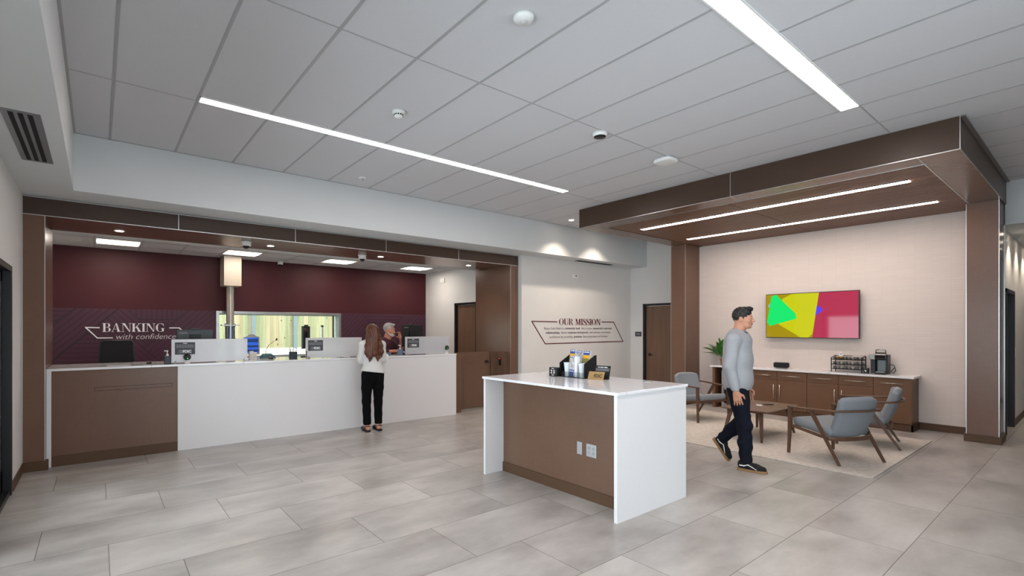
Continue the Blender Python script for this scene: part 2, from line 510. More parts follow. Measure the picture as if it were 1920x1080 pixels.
FLOORM = floor_mat()

# tv wall: pale stacked tile wallcovering, 0.21 x 0.042 m
def wallcover():
    m = mat('woven_wallcovering', 'd3c8c0', 0.7)
    b = m.node_tree.nodes['Principled BSDF']
    geo = nd(m, 'ShaderNodeNewGeometry')
    sep = nd(m, 'ShaderNodeSeparateXYZ'); lk(m, geo.outputs['Position'], sep.inputs[0])
    cmb = nd(m, 'ShaderNodeCombineXYZ'); lk(m, sep.outputs[1], cmb.inputs[0]); lk(m, sep.outputs[2], cmb.inputs[1])
    br = nd(m, 'ShaderNodeTexBrick', offset=0.0, squash=1.0)
    br.inputs['Scale'].default_value = 1.0
    br.inputs['Brick Width'].default_value = 0.208
    br.inputs['Row Height'].default_value = 0.041
    br.inputs['Mortar Size'].default_value = 0.0011
    br.inputs['Mortar Smooth'].default_value = 0.3
    br.inputs['Color1'].default_value = (*lin('d5cac3'), 1)
    br.inputs['Color2'].default_value = (*lin('d2c7c0'), 1)
    br.inputs['Mortar'].default_value = (*lin('c3b8b0'), 1)
    lk(m, cmb.outputs[0], br.inputs['Vector']); lk(m, br.outputs['Color'], b.inputs['Base Color'])
    bp = nd(m, 'ShaderNodeBump', invert=True); bp.inputs['Strength'].default_value = 0.2; bp.inputs['Distance'].default_value = 0.002
    lk(m, br.outputs['Fac'], bp.inputs['Height']); lk(m, bp.outputs[0], b.inputs['Normal'])
    return m
WCOV = wallcover()

def glass_mat(name, col='eef6f6', rough=0.0, alpha_mix=0.08, spec_col='ffffff'):
    """thin clear pane: mostly transparent with a faint reflection"""
    m = bpy.data.materials.new(name); m.use_nodes = True
    nt = m.node_tree; nt.nodes.clear()
    o = nd(m, 'ShaderNodeOutputMaterial'); t = nd(m, 'ShaderNodeBsdfTransparent'); g = nd(m, 'ShaderNodeBsdfGlossy'); mx = nd(m, 'ShaderNodeMixShader'); fr = nd(m, 'ShaderNodeFresnel')
    t.inputs[0].default_value = (*lin(col), 1); g.inputs['Roughness'].default_value = rough
    fr.inputs['IOR'].default_value = 1.4
    lk(m, fr.outputs[0], mx.inputs[0]); lk(m, t.outputs[0], mx.inputs[1]); lk(m, g.outputs[0], mx.inputs[2]); lk(m, mx.outputs[0], o.inputs[0])
    return m
GLASS = glass_mat('clear_glass')
TINT = glass_mat('tinted_security_glass', 'dde4dc')
ACRY = glass_mat('clear_acrylic', 'f4f6f6')

# ---------------------------------------------------------------- shell
XL, XR = -0.65, 10.0
CZ = 3.615; SZ = 3.01
YB = -2.6
struct('floor', MB().box(-0.9, 15.2, YB - 0.1, 10.6, -0.1, 0.0), FLOORM)
struct('ceiling', MB().box(-0.205, 10.0, YB, 6.68, CZ, CZ + 0.1), CEIL)

# ceiling grid bars (thin T-bars proud of the tiles)
g = MB()
k = 0
x = 0.103 - 0.6035 * 0
while x < 10.0:
    g.box(x - 0.011, x + 0.011, YB, 6.68, CZ - 0.003, CZ)
    x += 0.6035
for y in (-0.41, 1.415, 3.237, 5.06):
    g.box(-0.205, 10.0, y - 0.006, y + 0.006, CZ - 0.0025, CZ)
g.box(-0.205, -0.185, YB, 6.68, CZ - 0.003, CZ)
g.box(-0.205, 10.0, 6.66, 6.68, CZ - 0.003, CZ)
struct('trim_1', g, GRID)

# soffits (dropped drywall bulkheads): over the teller line and along the left wall
struct('wall_soffit_teller', MB().box(-0.205, 10.17, 6.68, 7.21, SZ, CZ + 0.1), SOFF)
struct('wall_soffit_left', MB().box(XL, -0.205, YB, 7.21, SZ, CZ + 0.1), SOFF)
# left wall with door opening Y 2.9..6.36
m = MB(); m.box(XL - 0.2, XL, 6.36, 10.6, 0, CZ); m.box(XL - 0.2, XL, YB, -2.0, 0, CZ); m.box(XL - 0.2, XL, 2.7, 2.9, 0, CZ); m.box(XL - 0.2, XL, -2.0, 2.7, 0, 0.15); m.box(XL - 0.2, XL, -2.0, 2.7, 2.9, CZ); m.box(XL - 0.2, XL, 2.9, 6.36, 2.145, CZ)
struct('wall_left', m, WALL)
# mission wall and wall piece over the portal
m = MB(); m.box(6.585, 10.17, 7.12, 7.3, 0, SZ + 0.02)
struct('wall_mission', m, WALL)
struct('wall_back_header', MB().box(XL, 6.6, 7.25, 7.4, 2.97, CZ), WALL)
# door wall (normal -X) with door opening Y 5.95..6.78
DX = 10.17
m = MB(); m.box(DX, DX + 0.15, 6.775, 7.3, 0, CZ + .1); m.box(DX, DX + 0.15, 5.3, 5.87, 0, CZ + .1); m.box(DX, DX + 0.15, 5.87, 6.775, 2.142, CZ + .1)
struct('wall_right_door', m, WALL)
# tv wall
struct('wall_right', MB().box(10.09, 10.3, 0.93, 5.36, 0, CZ + 0.1), WCOV)
# wall over the hallway mouth and rest of right wall
m = MB(); m.box(10.0, 10.15, -1.3, 0.93, SZ, CZ + 0.1); m.box(10.0, 10.15, YB, -1.3, 0, CZ + 0.1)
struct('wall_right_header', m, SOFF)
# hallway
m = MB(); m.box(9.98, 10.46, 0.94, 1.1, 0, SZ + 0.05); m.box(11.5, 15.2, 0.94, 1.1, 0, SZ + 0.05); m.box(10.46, 11.5, 0.94, 1.1, 2.15, SZ + 0.05)
struct('wall_hallway_left', m, WALL)
struct('wall_hallway_right', MB().box(10.15, 15.2, -1.45, -1.3, 0, SZ + 0.05), WALL)
struct('wall_hallway_end', MB().box(15.0, 15.2, -1.3, 0.94, 0, SZ + 0.05), WALL)
struct('ceiling_hallway', MB().box(10.15, 15.2, -1.3, 0.94, SZ, SZ + 0.1), SOFF)
# rear (street) wall with storefront window behind the photographer
m = MB(); m.box(XL - 0.2, 0.6, YB - 0.2, YB, 0, CZ + 0.1); m.box(4.6, 10.3, YB - 0.2, YB, 0, CZ + 0.1)
m.box(0.6, 4.6, YB - 0.2, YB, 0, 0.2); m.box(0.6, 4.6, YB - 0.2, YB, 2.9, CZ + 0.1)
struct('wall_front', m, WALL)
m = MB()
for xx in np.linspace(0.63, 4.57, 4): m.box(xx - 0.035, xx + 0.035, YB - 0.15, YB - 0.03, 0.2, 2.9)
for zz in (0.23, 2.3, 2.87): m.box(0.6, 4.6, YB - 0.15, YB - 0.03, zz - 0.03, zz + 0.03)
struct('window_2', m, BLACK)
struct('window_pane_2', MB().box(0.6, 4.6, YB - 0.1, YB - 0.09, 0.2, 2.9), GLASS)

m = MB()  # unseen left-wall window, added so daylight reaches the faces turned to it
for yy in (-1.97, -0.4, 1.15, 2.67): m.box(XL - 0.15, XL - 0.03, yy - 0.03, yy + 0.03, 0.15, 2.9)
for zz in (0.18, 2.87): m.box(XL - 0.15, XL - 0.03, -2.0, 2.7, zz - 0.03, zz + 0.03)
struct('added_window_4', m, BLACK)
struct('added_window_pane_4', MB().box(XL - 0.1, XL - 0.09, -2.0, 2.7, 0.15, 2.9), GLASS)
# storefront door and sidelight in the left wall
m = MB()
m.box(XL - 0.13, XL + 0.012, 6.30, 6.36, 0, 2.145); m.box(XL - 0.13, XL + 0.012, 2.9, 6.36, 2.09, 2.145)
m.box(XL - 0.13, XL - 0.02, 2.9, 2.96, 0, 2.145); m.box(XL - 0.13, XL - 0.02, 4.6, 4.66, 0, 2.145); m.box(XL - 0.13, XL + 0.0, 2.9, 6.3, 0, 0.05)
for y0, y1 in ((4.66, 6.3),):
    m.box(XL - 0.10, XL - 0.05, y1 - 0.1, y1, 0.05, 2.09); m.box(XL - 0.10, XL - 0.05, y0, y0 + 0.1, 0.05, 2.09); m.box(XL - 0.10, XL - 0.05, y0, y1, 0.05, 0.25); m.box(XL - 0.10, XL - 0.05, y0, y1, 1.99, 2.09)
door1 = struct('door_1', m, BLACK, bevel=0.003)
struct('window_pane_3', MB().box(XL - 0.08, XL - 0.072, 2.96, 6.25, 0.05, 2.09), GLASS)

# baseboards
m = MB(); m.box(XL, XL + 0.012, 6.45, 7.2, 0, 0.1)
struct('baseboard_left', m, COVE)
m = MB(); m.box(10.06, 10.09, 1.22, 1.83, 0, 0.105); m.box(10.06, 10.09, 4.88, 5.36, 0, 0.105)
struct('baseboard_right', m, COVE)
struct('baseboard_mission', MB().box(6.57, 10.17, 7.105, 7.12, 0, 0.1), COVE)
struct('baseboard_door_wall', MB().box(DX - 0.013, DX, 6.84, 7.12, 0, 0.1), COVE)
m = MB(); m.box(11.56, 15.0, 0.925, 0.94, 0, 0.105); m.box(14.985, 15.0, -1.3, 0.94, 0, 0.105)
struct('baseboard_hallway', m, COVE)

# teller room
TZ = 2.925; TY = 10.5; TX = 6.46
struct('ceiling_teller', MB().box(XL, TX, 8.33, TY, TZ, TZ + 0.08), CEIL)
g = MB()
x = 0.555 - 0.6035 * 2
while x < TX:
    g.box(x - 0.011, x + 0.011, 8.33, TY, TZ - 0.003, TZ); x += 0.6035
for y in (8.75, 9.35, 9.955): g.box(XL, TX, y - 0.008, y + 0.008, TZ - 0.003, TZ)
struct('trim_2', g, GRID)
m = MB(); m.box(TX, TX + 0.15, 8.0, 8.40, 0, TZ + .1); m.box(TX, TX + 0.15, 9.235, TY + 0.1, 0, TZ + .1); m.box(TX, TX + 0.15, 8.40, 9.235, 2.14, TZ + .1)
struct('wall_teller_right', m, WALL)
WX0, WX1, WZ0, WZ1 = 1.83, 4.21, 0.99, 1.85
m = MB(); m.box(XL, WX0, TY, TY + 0.22, 0, TZ + .1); m.box(WX1, TX + 0.2, TY, TY + 0.22, 0, TZ + .1); m.box(WX0, WX1, TY, TY + 0.22, WZ1, TZ + .1); m.box(WX0, WX1, TY, TY + 0.22, 0, WZ0)
struct('wall_back', m, MAROON)
struct('wall_teller_header', MB().box(XL, 6.6, 8.2, 8.33, 2.80, 3.2), SOFF)
struct('light_block_roof', MB().box(-1.3, 15.6, YB - 0.3, 10.9, 3.76, 3.9), SOFF)  # unseen slab added to stop sky and sun leaking in between the ceilings

# back wall graphic: lighter plum band with dark diagonal line work, flat film on the wall
def clip_line(poly, p, d):
    """segment of the infinite line p+t*d inside a convex polygon"""
    t0, t1 = -1e9, 1e9
    n = len(poly)
    area = sum(poly[i][0] * poly[(i + 1) % n][1] - poly[(i + 1) % n][0] * poly[i][1] for i in range(n))
    sg = 1 if area > 0 else -1
    for i in range(n):
        a = poly[i]; b = poly[(i + 1) % n]
        nx, ny = -(b[1] - a[1]) * sg, (b[0] - a[0]) * sg
        num = (p[0] - a[0]) * nx + (p[1] - a[1]) * ny
        den = d[0] * nx + d[1] * ny
        if abs(den) < 1e-9:
            if num < 0: return None
            continue
        t = -num / den
        if den > 0: t0 = max(t0, t)
        else: t1 = min(t1, t)
    return (t0, t1) if t1 - t0 > 1e-3 else None
BAND = varied('plum_band_film', '4c2d3d', 0.5, 0.03, 1.0, spec=0.3)
LINEM = mat('plum_line', '260f17', 0.5)
wg = thing('wall_graphic', 'plum geometric line pattern band across the lower dark red wall', 'wall graphic', (2.9, TY, 1.4))
MB().box(XL, WX0 - 0.05, TY - 0.0015, TY, 0.5, 1.90).build('film', BAND, wg); MB().box(WX1 + 0.06, TX, TY - 0.0015, TY, 0.5, 1.905).build('film', BAND, wg)
left = [
    ([(-0.65, 1.58), (-0.65, 1.90), (-0.29, 1.90)], 0),
    ([(-0.65, 1.58), (-0.29, 1.90), (0.28, 1.90), (-0.52, 1.10), (-0.65, 1.10)], 45),
    ([(-0.12, 1.50), (0.22, 1.15), (-0.05, 0.80), (-0.65, 0.80), (-0.65, 0.97)], 0),
    ([(0.28, 1.90), (0.38, 1.90), (0.56, 1.72), (0.22, 1.15), (-0.12, 1.50)], -45),
    ([(0.56, 1.72), (1.13, 1.72), (0.62, 1.22), (0.22, 1.15)], -45),
    ([(0.62, 1.22), (1.34, 0.5), (0.30, 0.5), (-0.05, 0.80), (0.22, 1.15)], -45),
    ([(0.38, 1.90), (1.31, 1.90), (1.13, 1.72), (0.56, 1.72)], 90),
    ([(1.31, 1.90), (1.77, 1.90), (1.77, 0.5), (1.34, 0.5), (0.62, 1.22)], 45)]
right = [
    ([(4.27, 1.90), (4.76, 1.90), (5.30, 1.36), (4.6, 0.66), (4.27, 0.66)], 45),
    ([(4.76, 1.90), (5.84, 1.90), (5.30, 1.36)], 0),
    ([(5.84, 1.90), (6.30, 1.90), (5.76, 1.36), (5.30, 1.36)], 45),
    ([(6.30, 1.90), (6.46, 1.90), (6.46, 0.7), (5.76, 1.36)], -45),
    ([(5.30, 1.36), (5.76, 1.36), (6.46, 0.68), (6.46, 0.5), (4.45, 0.5)], -45)]
edgeL = [((-.65, 1.58), (-.29, 1.9)), ((.28, 1.9), (-.52, 1.1)), ((-.12, 1.5), (.58, .8)), ((.38, 1.9), (.56, 1.72)), ((.56, 1.72), (1.13, 1.72)), ((1.31, 1.9), (.62, 1.22)), ((.62, 1.22), (1.34, .5)), ((-.12, 1.5), (-.65, .97))]
edgeR = [((4.76, 1.9), (5.30, 1.36)), ((5.84, 1.9), (4.6, 0.66)), ((6.30, 1.9), (5.76, 1.36)), ((5.30, 1.36), (6.0, .66)), ((5.76, 1.36), (5.2, 0.8))]
for regs, edges in ((left, edgeL), (right, edgeR)):
    m = MB()
    cnt_ = [0]
    def seg(a, b, hw):
        cnt_[0] += 1
        a = Vector(a); b = Vector(b); t = (b - a).normalized(); q = Vector((-t.y, t.x)) * hw
        m.prism([tuple(a - q), tuple(b - q), tuple(b + q), tuple(a + q)], TY - 0.0015, TY - 0.003 - 0.00002 * cnt_[0], 'xz')
    for poly, ang in regs:
        d = (math.cos(math.radians(ang)), math.sin(math.radians(ang))); nn = (-d[1], d[0])
        pr = [a * nn[0] + b * nn[1] for a, b in poly]
        s0 = math.ceil(min(pr) / 0.0765) * 0.0765 + 0.01
        while s0 < max(pr):
            p = (nn[0] * s0, nn[1] * s0); t = clip_line(poly, p, d)
            if t: seg((p[0] + d[0] * t[0], p[1] + d[1] * t[0]), (p[0] + d[0] * t[1], p[1] + d[1] * t[1]), 0.0062)
            s0 += 0.0765
    for e in edges: seg(e[0], e[1], 0.0062)
    m.build('line_pattern', LINEM, wg)

SIGNW = mat('white_sign_paint', 'e8e6ea', 0.4, emit=None)
sg = thing('wall_sign', 'white raised lettering BANKING with confidence on dark red wall', 'wall sign', (0.55, TY, 1.5))
m = MB(); serif_text(m, 'BANKING', 0.055, 0.955, 1.505, 1.652, TY - 0.004, 0.01); m.build('lettering', SIGNW, sg)
m = MB(); put_text(m, 'with confidence', (0.245, TY - 0.006, 1.375), (1, 0, 0), (0, 0, 1), size=0.14, shear=0.22, align='LEFT', width=0.875, extr=0.004, off=-0.0022)
m.build('lettering', SIGNW, sg)
def polyline(mb, pts, wd, y, dy):
    for i in range(len(pts) - 1):
        a = Vector(pts[i]); b = Vector(pts[i + 1]); t = (b - a).normalized(); q = Vector((-t.y, t.x)) * wd / 2
        a2 = a - t * wd * 0.35 if i else a; b2 = b + t * wd * 0.35 if i < len(pts) - 2 else b
        mb.prism([tuple(a2 - q), tuple(b2 - q), tuple(b2 + q), tuple(a2 + q)], y, y - dy - 0.0001 * i, 'xz')
m = MB(); polyline(m, [(0.02, 1.575), (-0.165, 1.58), (-0.01, 1.402), (0.20, 1.402)], 0.018, TY - 0.004, 0.01); m.build('outline', SIGNW, sg); m = MB()
polyline(m, [(1.02, 1.573), (1.175, 1.573), (1.31, 1.42)], 0.018, TY - 0.004, 0.01)
m.build('outline', SIGNW, sg)

# drive-up window in the back wall
m = MB(); m2 = MB()
for a in ((WX0 - 0.05, WX0, WZ0 - 0.05, WZ1 + 0.05), (WX1, WX1 + 0.05, WZ0 - 0.05, WZ1 + 0.05), (WX0, WX1, WZ1, WZ1 + 0.05), (WX0, WX1, WZ0 - 0.05, WZ0)):
    m.box(a[0], a[1], TY - 0.012, TY + 0.004, a[2], a[3]); m2.box(a[0] - 0.004, a[1] + 0.004, TY + 0.004, TY + 0.24, a[2] - 0.004, a[3] + 0.004)
struct('window_1', m, STEEL, bevel=0.002)
struct('window_reveal_1', m2, mat('pale_blue_reveal', 'b9cbd4', 0.4))
m = MB(); m.box(WX1 - 0.075, WX1 - 0.06, TY + 0.12, TY + 0.2, WZ0, WZ1); m.box(WX0, WX1, TY + 0.16, TY + 0.18, WZ1 - 0.015, WZ1)
m.box(WX0, WX1, TY + 0.15, TY + 0.19, WZ0, WZ0 + 0.02)
struct('window_mullion_1', m, BLACK)
struct('window_pane_1', MB().box(WX0, WX1, TY + 0.165, TY + 0.173, WZ0, WZ1), TINT)

# outside: paved lane, bank, fence
GRAVEL = varied('pale_concrete', 'd9d6d0', 0.9, 0.06, 4, bump=0.2)
m = MB(); m.add([(-8, 10.72, -0.1), (16, 10.72, -0.1), (16, 12.2, -0.05), (-8, 12.2, -0.05), (16, 14.3, 1.0), (-8, 14.3, 1.0), (16, 16, 1.05), (-8, 16, 1.05)], [(0, 1, 2, 3), (3, 2, 4, 5), (5, 4, 6, 7)])
struct('ground', m, GRAVEL)
def fence_mat(n, c1, c2):
    m = varied(n, c1, 0.8, 0.12, 1.2, (9, 9, 0.5), detail=8, col2=c2)
    b = m.node_tree.nodes['Principled BSDF']; src = b.inputs['Base Color'].links[0].from_socket
    tc = nd(m, 'ShaderNodeTexCoord'); mp = nd(m, 'ShaderNodeMapping'); mp.inputs['Scale'].default_value = (6, 6, 3.2)
    vo = nd(m, 'ShaderNodeTexVoronoi'); vo.inputs['Scale'].default_value = 1.0
    lk(m, tc.outputs['Object'], mp.inputs[0]); lk(m, mp.outputs[0], vo.inputs['Vector'])
    lt = nd(m, 'ShaderNodeMath', operation='LESS_THAN'); lk(m, vo.outputs['Distance'], lt.inputs[0]); lt.inputs[1].default_value = 0.10
    mx = nd(m, 'ShaderNodeMix', data_type='RGBA'); lk(m, lt.outputs[0], mx.inputs['Factor']); lk(m, src, mx.inputs['A']); mx.inputs['B'].default_value = (*lin('6b5a3c'), 1)
    lk(m, mx.outputs['Result'], b.inputs['Base Color'])
    return m
FENCES = [fence_mat('fence_pine_a', 'b7b394', '9c9a74'), fence_mat('fence_pine_b', 'b3b496', '999c78'), fence_mat('fence_pine_c', 'bfb49a', 'a89a78')]
FENCE = FENCES[0]
FPOST = mat('galvanised_post', '8ea0ad', 0.5, 0.2)
fr = thing('wooden_fence', 'pale pine board fence seen through the drive-up window', 'fence', (5, 14.4, 1.0))
k = 0; x = 1.0
while x < 9.6:
    wdt = 0.135 + random.random() * 0.02
    MB().box(x, x + wdt, 14.4 + random.random() * 0.006, 14.42, 1.02, 2.9 + random.random() * 0.02).build('fence_board', random.choice(FENCES), fr)
    x += wdt + 0.004
m = MB()
for z in (1.3, 2.0, 2.7): m.box(1.0, 9.6, 14.42, 14.46, z, z + 0.09)
m.build('rail', FENCE, fr)
for x in (3.30, 4.42, 6.6): MB().box(x, x + 0.09, 14.33, 14.395, 1.0, 2.95).build('post', FPOST, fr)
bo = thing('lane_marker', 'slim white marker post with dark cap outside the drive-up window', 'marker post', (4.13, 11.3, 0))
MB().cyl((4.13, 11.3, -0.1), (4.13, 11.3, 1.60), 0.03).build('post', WHITEP, bo)
MB().cyl((4.13, 11.3, 1.60), (4.13, 11.3, 1.64), 0.032).build('cap', BLACK, bo)

# ---------------------------------------------------------------- brown portal around the teller line
FY = 7.21
pf = thing('portal_frame', 'brown laminate portal frame around the teller counter opening', 'portal frame', (2.9, FY, 0))
MB().box(XL, 6.57, FY + 0.015, 8.33, 2.805, 3.0).build('header', BROWN, pf, bevel=0.001)
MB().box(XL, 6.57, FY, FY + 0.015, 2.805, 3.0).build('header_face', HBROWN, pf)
for x0, x1 in ((XL, -0.46), (6.37, 6.57)):
    MB().box(x0 + 0.0005, x1, FY, 8.33, 0, 2.803).build('column', BROWN, pf, bevel=0.001)
m = MB()
for x in (0.801, 2.244, 3.686, 5.129): m.box(x - 0.004, x + 0.004, FY - 0.002, FY, 2.805, 3.0)
for a, b in ((XL, 6.57),): m.box(a, b, FY - 0.003, FY, 2.801, 2.808); m.box(a, b, FY - 0.003, FY, 2.994, 3.0)
for x in (XL + 0.004, -0.463, 6.373, 6.567): m.box(x - 0.003, x + 0.003, FY - 0.003, FY, 0.105, 2.805)
m.box(XL + 0.001, XL + 0.007, FY - 0.003, FY, 2.80, 3.0)
m.build('metal_trim', TRIM, pf)
m = MB(); m.box(XL + 0.012, -0.435, FY - 0.015, FY, 0, 0.105); m.box(-0.46, -0.435, FY, FY + 0.07, 0, 0.105); m.build('base', COVE, pf); m = MB()
m.box(6.36, 6.57, FY - 0.015, FY, 0, 0.105)
m.build('base', COVE, pf)

# gate and pony post beside the counter
gt = thing('counter_gate', 'low brown laminate swing gate right of the white counter', 'gate', (5.7, 7.59, 0))
MB().box(5.345, 6.16, 7.59, 7.63, 0.025, 1.105).build('gate_panel', BROWN, gt, bevel=0.002)
MB().box(5.15, 5.34, 7.42, 7.63, 0, 1.10).build('hinge_post', BROWN, gt, bevel=0.002)
m = MB(); m.cyl((6.06, 7.588, 0.915), (6.06, 7.578, 0.915), 0.028); m.cyl((6.06, 7.58, 0.915), (6.06, 7.53, 0.915), 0.011)
m.lathe([(0.012, 0), (0.026, -0.008), (0.028, -0.02), (0.02, -0.03), (0.0, -0.032)], (6.06, 7.545, 0.915), 20, 'y')
m.build('door_knob', BLACK, gt, smooth=True)
po = thing('gate_post', 'short brown laminate post with card reader beside the swing gate', 'post', (6.26, 7.5, 0))
MB().box(6.17, 6.369, 7.56, 7.66, 0, 1.105).build('post_panel', BROWN, po, bevel=0.002)
MB().box(6.30, 6.369, 7.30, 7.56, 0.0, 1.10).build('return_panel', BROWN, po, bevel=0.002)
rd = tag(MB().box(6.282, 6.30, 7.40, 7.46, 0.83, 0.985).build('card_reader', BLKP, None, bevel=0.006), 'slim black card reader with a red light on the gate post', 'card reader')
MB().box(6.280, 6.2825, 7.415, 7.445, 0.963, 0.972).build('status_light', mat('red_led', 'ff2030', 0.4, emit='ff1828', estr=1.5), rd)

# ---------------------------------------------------------------- teller counter
CY = 7.31
ct = thing('teller_counter', 'long white and brown teller counter with pale stone worktop', 'counter', (2.35, CY, 0))
MB().prism([(-0.458, CY - 0.012), (5.145, CY - 0.012), (5.145, 8.15), (4.36, 8.15), (4.36, 7.80), (3.75, 7.80), (3.75, 8.15), (-0.458, 8.15)], 1.078, 1.105, 'xy').build('worktop', QUARTZ, ct, bevel=0.003)
MB().box(-0.415, 0.80, CY + 0.006, CY + 0.03, 0.0, 1.078).build('front_panel', BROWN, ct)['label'] = 'brown laminate front panel'
MB().box(0.802, 5.10, CY, CY + 0.03, 0.0, 1.078).build('front_panel', WPANEL, ct)['label'] = 'white laminate front panel'
MB().box(5.10, 5.145, CY, 8.12, 0, 1.078).build('end_panel', WPANEL, ct)
MB().box(-0.458, -0.416, CY - 0.004, 8.12, 0, 1.078).build('end_panel', WPANEL, ct)
MB().box(-0.415, 3.74, 7.75, 8.10, 0, 1.076).build('carcass', WPANEL, ct); MB().box(4.37, 5.10, 7.75, 8.10, 0, 1.076).build('carcass', WPANEL, ct)
MB().box(-0.415, 0.80, CY - 0.004, CY + 0.006, 0, 0.118).build('base', COVE, ct)
m = MB()
for a in ((-0.035, 0.743, 0.8255, 0.8285), (-0.035, 0.743, 0.8655, 0.8685), (-0.035, -0.032, 0.8255, 0.8685), (0.740, 0.743, 0.8255, 0.8685)):
    m.box(a[0], a[1], CY + 0.0035, CY + 0.006, a[2], a[3])
m.build('slot_outline', DARK, ct)

FROST = bpy.data.materials.new('frosted_glass'); FROST.use_nodes = True
def _fr(m):
    m.node_tree.nodes.clear()
    o = nd(m, 'ShaderNodeOutputMaterial'); df = nd(m, 'ShaderNodeBsdfDiffuse'); tr = nd(m, 'ShaderNodeBsdfTranslucent'); rf = nd(m, 'ShaderNodeBsdfRefraction'); gl = nd(m, 'ShaderNodeBsdfGlossy')
    df.inputs[0].default_value = (0.76, 0.77, 0.80, 1); tr.inputs[0].default_value = (0.88, 0.90, 0.93, 1)
    rf.inputs['IOR'].default_value = 1.05; rf.inputs['Roughness'].default_value = 0.55; rf.inputs[0].default_value = (.9, .92, .95, 1)
    gl.inputs['Roughness'].default_value = 0.25
    a = nd(m, 'ShaderNodeMixShader'); a.inputs[0].default_value = 0.45; b = nd(m, 'ShaderNodeMixShader'); b.inputs[0].default_value = 0.35; c = nd(m, 'ShaderNodeMixShader'); c.inputs[0].default_value = 0.06
    lk(m, df.outputs[0], a.inputs[1]); lk(m, tr.outputs[0], a.inputs[2]); lk(m, a.outputs[0], b.inputs[1]); lk(m, rf.outputs[0], b.inputs[2])
    lk(m, b.outputs[0], c.inputs[1]); lk(m, gl.outputs[0], c.inputs[2]); lk(m, c.outputs[0], o.inputs[0])
_fr(FROST)
SIGNG = mat('charcoal_sign', '3c3e42', 0.5); SIGNT = mat('sign_text_grey', 'a2a4a8', 0.6); SIGNB = mat('sign_text_white', 'eeeef0', 0.5); SIGNP = mat('sign_patch', '63666b', 0.5)
CT = 1.105
def screen(x0, x1, y, where, sx0, sx1, sz0, sz1):
    t = thing('privacy_screen', 'frosted glass privacy screen ' + where, 'privacy screen', ((x0 + x1) / 2, y, CT), 0, 'frosted screens on the teller counter')
    MB().box(x0, x1, y, y + 0.01, 1.118, 1.42).build('glass_panel', FROST, t, bevel=0.001)
    for cx in (x0 + 0.045, x1 - 0.045):
        m = MB(); m.cyl((cx, y - 0.006, CT), (cx, y - 0.006, CT + 0.004), 0.014, n=20); m.cyl((cx, y - 0.006, CT), (cx, y - 0.006, CT + 0.036), 0.008); m.cyl((cx, y + 0.016, CT), (cx, y + 0.016, CT + 0.036), 0.008); m.box(cx - 0.008, cx + 0.008, y - 0.006, y + 0.016, CT, CT + 0.014)
        m.build('clip', STEEL, t)
    s = thing('deposit_notice', 'charcoal FDIC deposit notice stuck on the ' + where.split(',')[0].replace('at the', 'screen at the') , 'notice', ((sx0 + sx1) / 2, y, sz0), 0, 'FDIC notices on the screens')
    MB().box(sx0, sx1, y - 0.003, y - 0.0003, sz0, sz1).build('card', SIGNG, s)
    cx = (sx0 + sx1) / 2; wd = sx1 - sx0
    m = MB(); word_bars(m, (cx, y - 0.003, sz1 - 0.018), (1, 0, 0), (0, 0, 1), wd * .2, 0.008, 1)
    m.build('heading', SIGNB, s)
    m = MB()
    for i in range(5): word_bars(m, (cx, y - 0.003, sz1 - 0.034 - i * 0.0095), (1, 0, 0), (0, 0, 1), wd * 0.86, 0.0035, 7, i + 3)
    m.build('small_print', SIGNT, s)
    MB().box(cx - wd * .33, cx + wd * .33, y - 0.0036, y - 0.003, sz0 + 0.014, sz0 + 0.062).build('logo_patch', SIGNP, s)
    m = MB(); put_text(m, 'FDIC', (cx - wd * 0.11, y - 0.0042, sz0 + 0.024), (1, 0, 0), (0, 0, 1), size=0.046, off=0.0015, align='LEFT', width=wd * 0.42)
    m.build('logo_text', SIGNB, s)
    m = MB()
    pts = [(cx - wd * 0.22 + 0.018 * math.cos(a), y - 0.0042, sz0 + 0.038 + 0.018 * math.sin(a)) for a in np.linspace(-1.9, 1.9, 9)]
    m.tube(pts, 0.0012, 6); m.build('logo_ring', SIGNT, s)
    return t
screen(0.745, 1.65, 7.42, 'at the left end, beside the brown panel', 0.782, 1.010, 1.222, 1.381)
screen(2.46, 3.36, 7.42, 'in the middle, left of the standing woman', 2.496, 2.723, 1.224, 1.384)
screen(4.155, 5.055, 7.42, 'at the right end, by the swing gate', 4.195, 4.426, 1.232, 1.387)
bpy.data.objects['deposit_notice']['label'] = 'charcoal FDIC notice on the leftmost frosted screen'
bpy.data.objects['deposit_notice.001']['label'] = 'charcoal FDIC notice on the middle frosted screen'
bpy.data.objects['deposit_notice.002']['label'] = 'charcoal FDIC notice on the frosted screen by the gate'

# round readers in front of the screens
def webcam(x, y, zc, lab):
    t = thing('payment_reader', lab, 'card reader', (x, y, CT), 0, 'round readers on the teller counter')
    m = MB(); m.lathe([(0.032, 0), (0.034, 0.01), (0.026, 0.02), (0.01, 0.03), (0.007, zc - CT - 0.03)], (x, y, CT), 24); m.build('stand', WHITEP, t, smooth=True)
    m = MB(); m.lathe([(0.0, -0.012), (0.04, -0.010), (0.044, 0.0), (0.04, 0.010), (0.0, 0.012)], (x, y, zc), 32, 'y'); m.build('disc', BLKP, t, smooth=True)
    m = MB(); m.lathe([(0.0, -0.0005), (0.005, -0.0005), (0.005, 0.001)], (x + 0.004, y - 0.012, zc - 0.02), 12, 'y'); m.build('status_light', mat('green_led', '30ff60', 0.4, emit='20ff50', estr=1.0), t)
webcam(0.915, 7.375, 1.19, 'round black reader on white foot before the leftmost screen')
webcam(4.985, 7.375, 1.215, 'round black reader on white foot before the rightmost screen')

